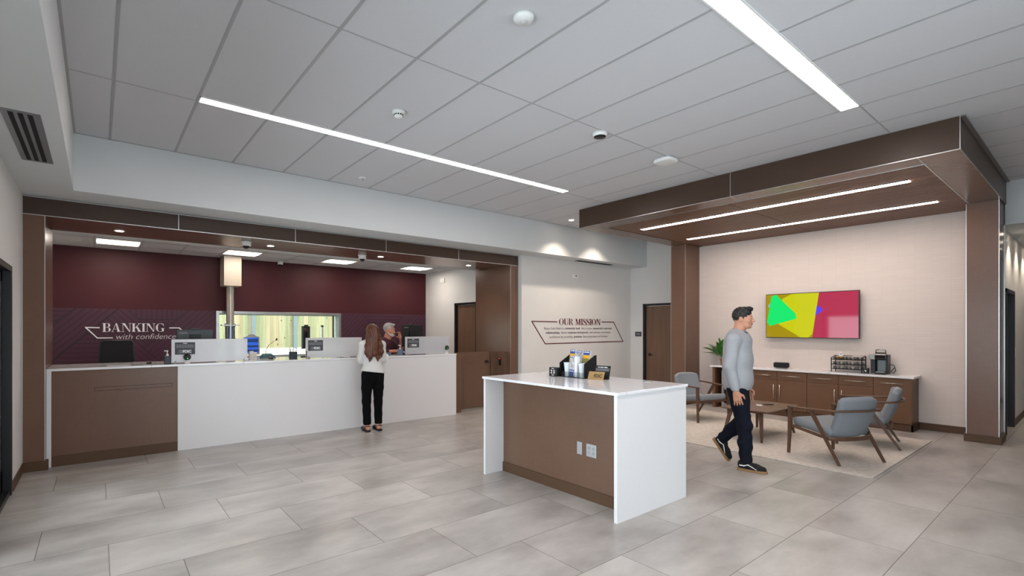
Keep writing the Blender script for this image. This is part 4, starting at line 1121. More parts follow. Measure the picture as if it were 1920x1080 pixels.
for y0, y1 in ((SY0, 3.262), (3.275, SY1)):
    m = MB(); x = SX0 + 0.012; s_lo = y0 < 2
    while x < 10.06:
        lit = any(abs(x + 0.023 - lx) < 0.079 for lx in (7.54, 9.06))
        a_, b_ = y0, y1
        if lit and s_lo: b_ = 1.44
        if lit and not s_lo: a_ = 5.045
        m.box(x, x + 0.046, a_, b_, KZ + 0.008, KZ + 0.05)
        x += 0.072
    m.build('slat_panel', SLAT, cn)
for x, y0, y1, l in ((7.54, 1.445, 5.04, 'nearer slim light strip in the slatted canopy ceiling'), (9.06, 1.445, 5.04, 'farther slim light strip in the slatted canopy ceiling')):
    t = thing('linear_canopy_light', l, 'ceiling light', (x, 3.2, KZ), 0, 'light strips in the canopy')
    MB().box(x - 0.050, x + 0.050, y0, y1, KZ + 0.004, KZ + 0.012).build('diffuser', LEDW, t)
    m = MB(); m.box(x - 0.056, x - 0.050, y0, y1, KZ + 0.006, KZ + 0.05); m.box(x + 0.050, x + 0.056, y0, y1, KZ + 0.006, KZ + 0.05); m.build('housing', DARK, t)
for y0, y1, nm in ((0.905, 1.225, 'r'), (5.355, 5.675, 'l')):
    MB().box(9.52, 10.085 if nm == 'r' else 10.165, y0, y1, 0, KZ).build('column', BROWN, cn, bevel=0.001)
    m = MB()
    for y in (y0, y1 - 0.005): m.box(9.517, 9.523, y - .001, y + 0.006, 0.105, KZ)
    m.box(10.08, 10.088, (y0 - 0.004) if nm == 'l' else y1, y0 if nm == 'l' else y1 + 0.006, 0.1, KZ)
    m.build('metal_trim', TRIM, cn)
    m = MB(); m.box(9.497, 9.52, y0 - 0.02, y1 + 0.02, 0, 0.105); m.box(9.52, 10.0, y0 - 0.02, y0, 0, 0.105); m.box(9.52, 10.08, y1, y1 + 0.02, 0, 0.105)
    m.build('base', COVE, cn)
MB().box(10.0, 10.006, 0.896, 0.904, 0, CZ).build('metal_trim', TRIM, cn)

# ---------------------------------------------------------------- television
tv = thing('television', 'wall mounted television showing bright green, yellow and pink shapes', 'television', (10.03, 3.28, 1.39))
MB().box(9.985, 10.03, 2.553, 4.0, 1.39, 2.205).build('bezel', BLKP, tv, bevel=0.003)
MB().box(10.03, 10.09, 2.95, 3.6, 1.55, 2.05).build('wall_mount', BLKM, tv)
def scrm(n, c, s=0.55):
    m = mat(n, c, 0.05, emit=c, estr=s / 2.17, spec=0.5)
    m.node_tree.nodes['Principled BSDF'].inputs['Base Color'].default_value = (0.01, 0.01, 0.01, 1)
    return m
cols = [scrm('screen_pink', 'cc3058', 0.75), scrm('screen_olive', 'b09800', 0.85), scrm('screen_yellow', 'cfd000', 0.95), scrm('screen_green', '02ee70', 0.95), scrm('screen_violet', '5a3cfa', 0.95), scrm('screen_sky', '8fc8ff', 0.9)]
m = MB()
Xs = 9.984
def sp(poly, k, mi):
    m.mi = mi
    m.add([(Xs - 0.0002 * k, a, b) for a, b in poly], [tuple(range(len(poly)))])
sp([(2.565, 1.402), (3.992, 1.402), (3.992, 2.193), (2.565, 2.193)], 0, 0)
sp([(3.992, 1.402), (3.992, 2.193), (3.132, 2.193), (3.235, 1.402)], 1, 1)
sp([(3.56, 2.193), (3.132, 2.193), (3.232, 1.472), (3.30, 1.402), (3.42, 1.402), (3.785, 1.644), (3.72, 2.11)], 2, 2)
sp([(3.90, 2.163), (3.825, 2.192), (3.50, 1.835), (3.485, 1.74), (3.933, 1.611), (3.978, 1.684), (3.959, 1.802)], 3, 3)
sp([(3.165, 1.963), (3.11, 1.94), (3.072, 1.885), (3.19, 1.784)], 3, 4)
sp([(3.925, 2.04), (3.955, 2.0), (3.96, 1.965), (3.94, 1.965)], 4, 5)
m.build('screen', cols, tv, fixn=False)

# ---------------------------------------------------------------- credenza: cabinets, worktop, fridge
WTZ = 0.834
CF = 9.66
hmat = mat('brushed_nickel', 'c4bcb2', 0.3, 0.9)
def handle(mb, y0, z0, y1, z1):
    mb.tube([(CF - 0.03, y0, z0), (CF - 0.03, y1, z1)], 0.006, 10)
    for q in (0.12, 0.88):
        a = y0 + (y1 - y0) * q; b = z0 + (z1 - z0) * q
        mb.cyl((CF - 0.03, a, b), (CF, a, b), 0.004, n=8)
ys = [1.83, 2.291, 2.754, 3.214, 3.683, 4.145]
names = ['pull-out cabinet at the right end under the coffee maker', 'cabinet with handle at its left, second from the right end', 'cabinet under the cup rack', 'cabinet under the small black speaker', 'cabinet beside the glass door fridge']
for i in range(5):
    y0, y1 = ys[i], ys[i + 1]
    t = thing('base_cabinet', 'brown laminate ' + names[i], 'cabinet', ((CF + 10.09) / 2, (y0 + y1) / 2, 0), 0, 'credenza base cabinets')
    MB().box(CF + 0.021, 10.088, y0 + 0.001, y1 - 0.001, 0.105, 0.800).build('body', CABM, t)
    MB().box(CF + 0.0, 10.088, y0, y1, 0, 0.10).build('base', COVE, t)
    if i == 0:
        d = MB().box(CF, CF + 0.02, y0 + 0.002, y1 - 0.003, 0.108, 0.795).build('pull_out_front', CABM, t, bevel=0.001)
        m = MB(); handle(m, 1.925, 0.715, 2.203, 0.715); m.build('handle', hmat, d, smooth=True)
        MB().box(CF + 0.0, 10.088, y0 - 0.004, y0 + 0.001, 0.105, 0.800).build('end_panel', CABM, t)
        MB().box(CF - 0.02, 10.088, y0 - 0.02, y0, 0, 0.10).build('base', COVE, t)
    else:
        d = MB().box(CF, CF + 0.02, y0 + 0.003, y1 - 0.003, 0.638, 0.795).build('drawer', CABM, t, bevel=0.001)
        c = (y0 + y1) / 2
        m = MB(); handle(m, c - 0.138, 0.714, c + 0.138, 0.714); m.build('handle', hmat, d, smooth=True)
        d = MB().box(CF, CF + 0.02, y0 + 0.003, y1 - 0.003, 0.108, 0.632).build('door', CABM, t, bevel=0.001)
        hy = y1 - 0.05 if i in (1, 3) else y0 + 0.05
        m = MB(); handle(m, hy, 0.28, hy, 0.552); m.build('handle', hmat, d, smooth=True)
MB().box(CF - 0.02, CF, 1.81, 4.145, 0, 0.10).build('base', COVE, bpy.data.objects['base_cabinet'])
t = thing('end_cabinet_panel', 'brown end panel left of the dark fridge recess', 'panel', (9.88, 4.84, 0))
MB().box(CF, 10.088, 4.81, 4.86, 0, 0.800).build('panel', CABM, t)
MB().box(10.0, 10.088, 4.146, 4.81, 0, 0.8).build('recess_back', DARK, t)
fg = thing('mini_fridge', 'steel framed glass door mini fridge under the worktop', 'fridge', (9.85, 4.45, 0))
m = MB(); m.box(9.74, 9.99, 4.19, 4.70, 0.02, 0.05); m.box(9.74, 9.99, 4.19, 4.70, 0.70, 0.73); m.box(9.74, 9.99, 4.19, 4.21, 0.05, 0.70); m.box(9.74, 9.99, 4.68, 4.70, 0.05, 0.70); m.box(9.97, 9.99, 4.21, 4.68, 0.05, 0.70)
m.build('body', BLACK, fg)
m = MB(); m.box(9.70, 9.74, 4.66, 4.70, 0.02, 0.73); m.box(9.70, 9.74, 4.19, 4.23, 0.02, 0.73); m.box(9.70, 9.74, 4.23, 4.66, 0.69, 0.73); m.box(9.70, 9.74, 4.23, 4.66, 0.02, 0.10)
m.build('door_frame', STEEL, fg)
MB().box(9.715, 9.72, 4.23, 4.66, 0.10, 0.69).build('door_glass', GLASS, fg)
for z in (0.22, 0.42, 0.58):
    MB().box(9.76, 9.96, 4.215, 4.675, z, z + 0.006).build('shelf', STEEL, fg)
for i in range(2):
    for k in range(5):
        z = (0.226, 0.05)[i]; y = 4.27 + k * 0.085
        t2 = tag(MB().lathe([(0.028, 0), (0.03, 0.01), (0.03, 0.11), (0.012, 0.15), (0.012, 0.165)], (9.84, y, z), 16).build('drink_bottle', mat('clear_drink', 'bfc9cc', 0.15), None, smooth=True), 'clear drink bottle standing in the mini fridge', 'bottle', 'drinks in the mini fridge')
wt = tag(MB().box(9.625, 10.09, 1.795, 4.90, 0.802, WTZ).build('worktop', QUARTZ, None, bevel=0.002), 'white stone worktop running along the brown credenza cabinets', 'worktop')
MB().box(9.80, 9.87, 1.98, 2.16, WTZ, WTZ + 0.002).build('flush_outlet', STEEL, wt)

# small black speaker / clock radio
sp_ = thing('speaker', 'small black speaker on the worktop under the television', 'speaker', (9.9, 3.70, WTZ))
MB().box(9.84, 9.95, 3.58, 3.82, WTZ + 0.012, WTZ + 0.105).build('body', varied('speaker_cloth', '141416', 0.8, 0.3, 300), sp_, bevel=0.022, seg=4)
MB().box(9.86, 9.93, 3.61, 3.79, WTZ, WTZ + 0.014).build('foot', mat('grey_foot', '6f6f72', 0.5), sp_)
m = MB()
for i in range(4): m.cyl((9.88, 3.66 + i * 0.025, WTZ + 0.104), (9.88, 3.66 + i * 0.025, WTZ + 0.107), 0.005)
m.build('buttons', SIGNT, sp_)

# cup rack
rk = thing('wire_rack', 'black wire rack holding rows of drink pods under the television', 'rack', (9.93, 2.68, WTZ))
rx0, rx1, ry0, ry1 = 9.82, 10.03, 2.48, 2.90
m = MB()
for x in (rx0, rx1):
    for y in (ry0, ry1):
        m.box(x - 0.006, x + 0.006, y - 0.006, y + 0.006, WTZ, WTZ + (0.27 if x == rx1 else 0.235))
for z in (0.05, 0.125, 0.205):
    for x in (rx0, rx1): m.box(x - 0.005, x + 0.005, ry0, ry1, WTZ + z - 0.005, WTZ + z + 0.008)
    for y in (ry0, ry1): m.box(rx0, rx1, y - 0.005, y + 0.005, WTZ + z - 0.005, WTZ + z + 0.005)
    for q in np.linspace(rx0, rx1, 5)[1:-1]: m.box(q - 0.002, q + 0.002, ry0, ry1, WTZ + z - 0.003, WTZ + z)
m.box(rx1 - 0.005, rx1 + 0.005, ry0, ry1, WTZ + 0.262, WTZ + 0.272)
for y in (ry0, ry1): m.beam((rx0, y, WTZ + 0.235), (rx1, y, WTZ + 0.27), 0.008, 0.01)
for y in (ry0 + .145, ry0 + .285): m.box(rx0, rx1, y - 0.003, y + 0.003, WTZ + 0.205, WTZ + 0.235)
m.build('frame', BLKM, rk)
PODS = [mat('pod_a', 'a9a6a2', 0.3, 0.3), mat('pod_b', '8e8b88', 0.35, 0.3), mat('pod_c', 'c9c2b4', 0.4), mat('pod_gold', 'b99554', 0.35, 0.4)]
podn = 0
for zi, z in enumerate((0.058, 0.134, 0.214)):
    for r_ in range(2):
        for k in range(8):
            y = ry0 + 0.03 + k * 0.0515; x = rx0 + 0.045 + r_ * 0.09
            cm = PODS[(k + zi * 3) % 3] if not (zi == 2 and k in (5, 6)) else PODS[3]
            o = MB().lathe([(0.017, 0), (0.022, 0.034), (0.0245, 0.036), (0.0245, 0.040), (0, 0.040)], (x, y, WTZ + z + .001), 14).build('coffee_pod', cm, None, smooth=True)
            tag(o, ['coffee pod on the bottom row of the black wire rack', 'coffee pod on the middle row of the black wire rack', 'coffee pod on the open top tray of the black wire rack'][zi], 'coffee pod', 'coffee pods in the wire rack')
cup = thing('paper_cup', 'white paper cup with dark mark on top of the wire rack', 'cup', (9.95, 2.80, WTZ + 0.255))
m = MB(); m.lathe([(0.032, 0.256), (0.027, 0.33), (0.0, 0.33)], (9.95, 2.80, WTZ), 24); m.build('cup', WHITEP, cup, smooth=False)
m = MB(); m.add([(9.919, 2.815, WTZ + .31), (9.918, 2.79, WTZ + .305), (9.917, 2.783, WTZ + .285), (9.918, 2.80, WTZ + .295)], [(0, 1, 2, 3)]); m.build('printed_mark', BLKP, cup)
tag(MB().obox((9.965, 2.56, WTZ + 0.262), (0.12, 0.14, 0.012), Matrix.Rotation(0.06, 3, 'X')).build('napkin_stack', mat('napkin', 'e0dad2', 0.8), None, bevel=0.003), 'small white napkin stack on top of the wire rack', 'napkins')
cb = tag(MB().box(9.80, 9.88, 2.395, 2.455, WTZ, WTZ + 0.085).build('card_box', BLKP, None, bevel=0.002), 'small black box with white mark left of the coffee maker', 'box')
m = MB(); m.add([(9.7995, 2.44, WTZ + 0.055), (9.7995, 2.42, WTZ + 0.05), (9.7995, 2.41, WTZ + 0.03), (9.7995, 2.43, WTZ + .033)], [(0, 1, 2, 3)]); m.build('white_mark', SIGNB, cb)

# coffee maker
cf = thing('coffee_maker', 'black and grey single serve coffee maker on the worktop', 'coffee maker', (9.93, 2.26, WTZ))
m = MB(); m.box(9.90, 10.05, 2.16, 2.31, WTZ, WTZ + 0.27); m.box(9.78, 9.90, 2.17, 2.31, WTZ, WTZ + 0.028); m.build('body', BLKP, cf, bevel=0.008, seg=3)
MB().box(9.86, 10.02, 2.315, 2.375, WTZ + 0.002, WTZ + 0.25).build('water_tank', mat('smoke_tank', '3a3c40', 0.15), cf, bevel=0.006)
MB().box(9.82, 10.0, 2.31, 2.39, WTZ + 0.20, WTZ + 0.275).build('side_cap', mat('silver_plastic', '9b9a98', 0.3, 0.5), cf, bevel=0.01, seg=3)
MB().box(9.895, 9.905, 2.19, 2.29, WTZ + 0.04, WTZ + 0.20).build('splash_plate', mat('slate_plate', '6a7376', 0.3, 0.4), cf)
m = MB(); m.cyl((9.86, 2.175, WTZ + 0.25), (9.86, 2.305, WTZ + 0.25), 0.055, n=28); m.build('brew_head', mat('gloss_black', '080809', 0.12), cf, smooth=False)
m = MB(); m.tube([(9.86, 2.175, WTZ + 0.28), (9.84, 2.18, WTZ + 0.335), (9.835, 2.24, WTZ + 0.35), (9.84, 2.30, WTZ + 0.335), (9.86, 2.305, WTZ + 0.28)], 0.009, 10); m.build('handle', mat('chrome_trim', 'b0b0b2', 0.15, 1.0), cf, smooth=True)
MB().box(9.80, 9.92, 2.185, 2.295, WTZ + 0.028, WTZ + 0.036).build('drip_tray', STEEL, cf)
m = MB(); m.tube([(10.03, 2.155, WTZ + 0.13), (10.02, 2.11, WTZ + 0.12), (10.02, 2.09, WTZ + 0.05), (10.03, 2.12, WTZ + 0.012), (10.03, 2.15, WTZ + 0.03), (10.03, 2.11, WTZ + 0.09)], 0.006, 8); m.build('power_cord', BLKP, cf, smooth=True)

cf.scale = (1, 1, 1.14)
# potted plant on the worktop
POT = varied('terracotta', 'a8623f', 0.7, 0.08, 8)
LEAFM = varied('leaf_green', '3f7a2c', 0.4, 0.25, 6, col2='1d4a17')
pl = thing('potted_plant', 'leafy green plant in a terracotta pot at the worktop end', 'plant', (9.86, 4.74, WTZ))
m = MB(); m.lathe([(0.045, 0), (0.06, 0.1), (0.068, 0.1), (0.07, 0.125), (0.06, 0.125), (0.056, 0.105), (0.0, 0.105)], (9.86, 4.74, WTZ), 28); m.build('pot', POT, pl)
m = MB()
rnd = random.Random(5)
for i in range(40):
    a = i * 2.399; tilt = 0.10 + 0.92 * (i / 40) ** 0.9
    L = 0.33 + rnd.random() * 0.17
    st = Vector((9.86, 4.74, WTZ + 0.10))
    d = Vector((math.cos(a) * math.sin(tilt) * 0.75, math.sin(a) * math.sin(tilt), math.cos(tilt)))
    P_ = []
    for k in range(8):
        s_ = k / 7
        P_.append(st + d * L * s_ * 1.1 + Vector((0, 0, -0.28 * L * s_ ** 2.4 * (0.4 + tilt))) + Vector((math.cos(a) * .02 * s_, math.sin(a) * .05 * s_ ** 2, 0)))
    for q in P_:
        q.x = min(q.x, 10.07)
    side = Vector((-math.sin(a), math.cos(a), 0.0))
    if i % 3 == 0: side = (side + Vector((0, 0, 0.6))).normalized()
    wv = [0.002, 0.002, 0.004, 0.026, 0.042, 0.042, 0.026, 0.001]
    v = []
    for k, q in enumerate(P_):
        up = Vector((0, 0, 1))
        v += [q - side * wv[k] + up * wv[k] * 0.3, q, q + side * wv[k] + up * wv[k] * 0.3]
    fs = []
    for k in range(7):
        b = k * 3
        fs += [(b, b + 1, b + 4, b + 3), (b + 1, b + 2, b + 5, b + 4)]
    m.add(v, fs)
o = m.build('leaves', LEAFM, pl, smooth=True, fixn=False)

# ---------------------------------------------------------------- writing island
IX0, IX1, IY0, IY1, IZ = 3.265, 4.30, 2.412, 4.127, 1.022
isl = thing('writing_island', 'white and brown freestanding check writing island', 'island', (3.78, 3.27, 0))
IT = IZ + 0.024
MB().box(IX0 - 0.012, IX1 + 0.012, IY0 - 0.012, IY1 + 0.012, IZ, IT).build('worktop', QUARTZ, isl, bevel=0.002)
MB().box(IX0, IX1, IY0, IY0 + 0.03, 0, IZ).build('end_panel', WPANEL, isl)
MB().box(IX0, IX1, IY1 - 0.03, IY1, 0, IZ).build('end_panel', WPANEL, isl)
MB().box(3.52, 4.28, IY0 + 0.03, IY1 - 0.03, 0.0, IZ).build('body', BROWN, isl)
MB().box(3.507, 3.52, IY0 + 0.03, IY1 - 0.03, 0, 0.10).build('base', COVE, isl)
PLATE = mat('steel_plate', 'c3c7ca', 0.3, 0.85)
op = MB().box(3.515, 3.52, 2.985, 3.045, 0.395, 0.512).build('blank_plate', PLATE, isl, bevel=0.0025)
m = MB(); m.cyl((3.5145, 3.015, 0.495), (3.516, 3.015, 0.495), 0.004); m.cyl((3.5145, 3.015, 0.412), (3.516, 3.015, 0.412), 0.004); m.build('screw', TRIM, op)
op = MB().box(3.515, 3.52, 2.82, 2.935, 0.395, 0.512).build('outlet_plate', PLATE, isl, bevel=0.0025)
m = MB()
for y in (2.852, 2.903):
    for z in (0.474, 0.433): m.cyl((3.5135, y, z), (3.516, y, z), 0.0165)
m.build('receptacle', mat('grey_receptacle', 'a2a4a7', 0.5), op)
m = MB()
for y in (2.852, 2.903):
    for z in (0.474, 0.433):
        for q in (-0.006, 0.006): m.box(3.5128, 3.5137, y + q - 0.0012, y + q + 0.0012, z - 0.001, z + 0.008)
        m.box(3.5128, 3.5137, y - 0.002, y + 0.002, z - 0.010, z - 0.006)
m.build('slot', DARK, op)
m = MB(); m.lathe([(0.045, 0.0), (0.045, 0.003), (0.03, 0.004), (0, 0.004)], (4.20, 2.75, IT), 32); m.build('grommet', STEEL, isl)

# calendar block
cal = thing('calendar_block', 'black desk calendar block reading 23 on the island', 'calendar', (3.86, 3.70, IT))
MB().box(3.86, 3.94, 3.63, 3.735, IT, IT + 0.095).build('block', BLKP, cal, bevel=0.002)
m = MB(); put_text(m, '23', (3.8595, 3.682, IT + 0.031), (0, -1, 0), (0, 0, 1), size=0.055, off=0.001, space=1.35); m.build('digits', SIGNB, cal)
m = MB(); word_bars(m, (3.86, 3.682, IT + 0.08), (0, -1, 0), (0, 0, 1), 0.034, 0.006, 1); word_bars(m, (3.86, 3.682, IT + 0.011), (0, -1, 0), (0, 0, 1), 0.034, 0.006, 1); m.build('caption', SIGNB, cal)
# brochure organizer
og = thing('brochure_organizer', 'black stepped organizer holding brochures and white cups on the island', 'organizer', (4.0, 3.45, IT))
OY0, OY1 = 3.285, 3.625
for y in (OY0, OY1 - 0.005):
    MB().prism([(3.905, IT), (4.10, IT), (4.10, IT + 0.235), (4.07, IT + 0.235), (3.905, IT + 0.15)], y, y + 0.005, 'xz').build('side_panel', BLKP, og)
m = MB(); m.box(4.095, 4.10, OY0, OY1, IT, IT + 0.20); m.box(3.905, 4.10, OY0, OY1, IT, IT + 0.005); m.box(4.0, 4.004, OY0, OY1, IT, IT + 0.12); m.build('frame', BLKP, og)
MB().box(3.905, 3.908, OY0 + .005, OY1 - .005, IT, IT + 0.06).build('front_lip', ACRY, og)
BLUEC = mat('brochure_blue', '2b4a86', 0.4); YEL = mat('brochure_gold', 'dba21c', 0.45); SKYC = varied('brochure_photo', 'b9c6cf', 0.4, 0.2, 40, col2='8a7a6c'); FIELD = varied('brochure_field', '8c8a4a', 0.5, 0.2, 30, col2='5c5a2c'); PAPER = mat('paper_white', 'e6e6ea', 0.5)
def brochure(x, y0, y1, z0, z1, kind, lab, lean=0.05):
    t = thing('brochure', lab, 'brochure', (x, (y0 + y1) / 2, z0), 0, 'bank brochures in the organizer')
    th = 0.018
    m = MB(); h = z1 - z0
    m.hexa([(x, y0, z0), (x + th, y0, z0), (x + th, y1, z0), (x, y1, z0)], [(x + lean, y0, z1), (x + lean + th, y0, z1), (x + lean + th, y1, z1), (x + lean, y1, z1)])
    m.build('pages', PAPER, t)
    def strip(a, b, mm, nm, yy0=y0, yy1=y1):
        f = lambda q: x + lean * q - 0.0012
        MB().add([(f(a), yy1, z0 + h * a), (f(a), yy0, z0 + h * a), (f(b), yy0, z0 + h * b), (f(b), yy1, z0 + h * b)], [(0, 1, 2, 3)]).build(nm, mm, t, fixn=False)
    if kind == 'gold':
        strip(0.0, 0.45, BLUEC, 'lower_cover'); strip(0.45, 0.66, FIELD, 'cover_photo'); strip(0.66, 0.82, YEL, 'cover_sky'); strip(0.82, 1.0, BLUEC, 'cover_band')
    else:
        strip(0.0, 0.34, BLUEC, 'lower_cover'); strip(0.34, 0.90, SKYC, 'cover_photo'); strip(0.90, 1.0, BLUEC, 'cover_band')
    m = MB()
    U = Vector((lean, 0, h)).normalized()
    word_bars(m, (x + lean * 0.93 - 0.0015, (y0 + y1) / 2, z0 + h * 0.935), (0, -1, 0), U, (y1 - y0) * 0.75, 0.008, 2)
    if kind != 'gold':
        word_bars(m, (x + lean * 0.25 - 0.0015, (y0 + y1) / 2, z0 + h * 0.25), (0, -1, 0), U, (y1 - y0) * 0.8, 0.007, 2)
    m.build('cover_title', SIGNB, t)
    return t
brochure(4.01, 3.535, 3.605, IT + 0.05, IT + 0.285, 'gold', 'gold and blue brochure at the left back of the organizer')
brochure(4.01, 3.44, 3.515, IT + 0.05, IT + 0.275, 'photo', 'blue topped brochure at the middle back of the organizer')
brochure(4.01, 3.335, 3.42, IT + 0.05, IT + 0.275, 'gold', 'gold and blue brochure at the right back of the organizer')
brochure(3.915, 3.44, 3.505, IT + 0.01, IT + 0.225, 'photo', 'blue brochure standing in front between the white cups', 0.03)
m = MB(); m.box(3.93, 3.98, 3.405, 3.435, IT + 0.006, IT + 0.22); tag(m.build('leaflet_stack', PAPER, None), 'thin white leaflet stack beside the front brochure', 'leaflets')
for y, l in ((3.555, 'white tapered cup at the left of the organizer'), (3.355, 'white tapered cup at the right of the organizer')):
    m = MB(); m.lathe([(0.026, 0.005), (0.024, 0.03), (0.036, 0.145), (0.040, 0.152), (0.036, 0.150), (0.0, 0.12)], (3.95, y, IT), 28)
    tag(smooth_by_angle(m.build('pen_cup', mat('pale_cup', 'd9e2e8', 0.35), None)), l, 'cup', 'white cups in the organizer')
m = MB()
for i in range(3): m.cyl((4.02 + i * .01, 3.66 - i * .012, IT + 0.0), (4.03 + i * .012, 3.67 - i * .015, IT + 0.13 + i * .01), 0.0045, n=8)
pc = thing('pen_holder', 'tiny black pen holder squeezed left of the organizer', 'pen holder', (4.03, 3.655, IT))
MB().box(4.0, 4.06, 3.632, 3.68, IT, IT + 0.09).build('holder', BLKP, pc); m.build('pens', BLKM, pc)
# fdic signs
fd = thing('deposit_sign', 'black tilted notice card standing at the right of the organizer', 'sign', (4.0, 3.12, IT))
def card(mb, p0, p1, z0, h, lean, th=0.004):
    p0 = Vector((p0[0], p0[1], 0)); p1 = Vector((p1[0], p1[1], 0)); d = (p1 - p0).normalized(); back = Vector((-d.y, d.x, 0)) * -1
    if back.x < 0: back = -back
    a = [Vector((p0.x, p0.y, z0)), Vector((p1.x, p1.y, z0))]
    b = [q + back * lean + Vector((0, 0, h)) for q in a]
    mb.add(a + b + [q + back * th for q in a + b], [(0, 1, 3, 2), (5, 4, 6, 7), (0, 2, 6, 4), (1, 5, 7, 3), (2, 3, 7, 6), (0, 4, 5, 1)])
    return a[0], a[1], d, back
m = MB(); q0, q1, d, bk = card(m, (3.985, 3.235), (4.03, 3.075), IT, 0.135, 0.05); m.build('card', BLKP, fd)
U = (bk * 0.05 + Vector((0, 0, 0.135))).normalized(); ctr = (q0 + q1) / 2
N = d.cross(U)
m = MB()
word_bars(m, ctr + U * 0.124 + N * 0.0005, d, U, 0.10, 0.007, 3)
m.build('heading', SIGNB, fd)
m = MB()
for i in range(4): word_bars(m, ctr + U * (0.112 - i * 0.008) + N * 0.0005, d, U, 0.14, 0.003, 8, i + 9)
m.build('small_print', SIGNT, fd)
m = MB(); m.beam(ctr + bk * 0.03 + U * .06, ctr + bk * 0.09, 0.03, 0.003, side=d); m.build('easel', BLKP, fd)
BRASS = varied('brass_plate', 'a98a5c', 0.35, 0.05, 60, (1, 1, 20), metal=0.3)
fb = thing('brass_plaque', 'small brass FDIC plaque leaning before the black notice card', 'plaque', (3.93, 3.15, IT))
m = MB(); q0, q1, d, bk = card(m, (3.905, 3.245), (3.95, 3.085), IT, 0.078, 0.045, 0.006); m.build('plate', BRASS, fb)
U = (bk * 0.045 + Vector((0, 0, 0.078))).normalized(); ctr = (q0 + q1) / 2; N = d.cross(U)
m = MB(); put_text(m, 'FDIC', ctr + U * 0.026 + d * 0.02 + N * 0.001, d, U, size=0.052, width=0.085, off=0.001, extr=0.0003); m.build('lettering', BLKP, fb)

# ---------------------------------------------------------------- rug
RUG = varied('cream_rug_wool', 'cbc4bb', 0.95, 0.08, 16, (6, 1.2, 1), bump=0.5, col2='a79e94', detail=10)
m = MB(); m.box(6.335, 9.085, 1.505, 5.16, 0, 0.012)
tag(m.build('area_rug', RUG, None, bevel=0.004), 'large cream woven rug under the lounge chairs and coffee table', 'rug')

# ---------------------------------------------------------------- coffee table
RZ = 0.012
tb = thing('coffee_table', 'walnut coffee table with boat shaped top and splayed legs on rug', 'table', (7.61, 3.14, RZ), -0.01)
top = [(-0.50, -0.31), (0.0, -0.335), (0.54, -0.31), (0.57, 0.0), (0.54, 0.31), (0.0, 0.335), (-0.50, 0.31), (-0.53, 0.0)]
m = MB()
n = len(top)
m.add([(a * 0.96, b * 0.94, 0.395) for a, b in top] + [(a * 1.02, b * 1.02, 0.42) for a, b in top], [tuple(range(n - 1, -1, -1)), tuple(range(n, 2 * n))] + [(i, (i + 1) % n, n + (i + 1) % n, n + i) for i in range(n)])
m.build('tabletop', TABLEW, tb, local=True, bevel=0.003)
for sx in (-1, 1):
    for sy in (-1, 1):
        MB().beam((sx * 0.42, sy * 0.20, 0.40), (sx * 0.54, sy * 0.262, 0.0), 0.055, 0.035, 0.026, 0.022, side=(0, 1, 0)).build('leg', WALNUT, tb, local=True, bevel=0.002)
for ch in tb.children:
    for v_ in ch.data.vertices:
        if v_.co.z < 0: v_.co.z = 0
MB().box(-0.42, 0.42, -0.18, 0.18, 0.37, 0.396).build('apron', WALNUT, tb, local=True)
tt = RZ + 0.42
o = tag(MB().obox((7.66, 3.16, tt + 0.004), (0.14, 0.07, 0.006), Matrix.Rotation(0.5, 3, 'Z')).build('coaster', mat('pale_card', 'cfcfd0', 0.4), None), 'pale small card on the coffee table', 'card')
o = tag(MB().obox((7.84, 3.10, tt + 0.006), (0.12, 0.05, 0.01), Matrix.Rotation(-0.5, 3, 'Z')).build('remote_control', BLKP, None, bevel=0.002), 'little dark remote on the coffee table', 'remote')

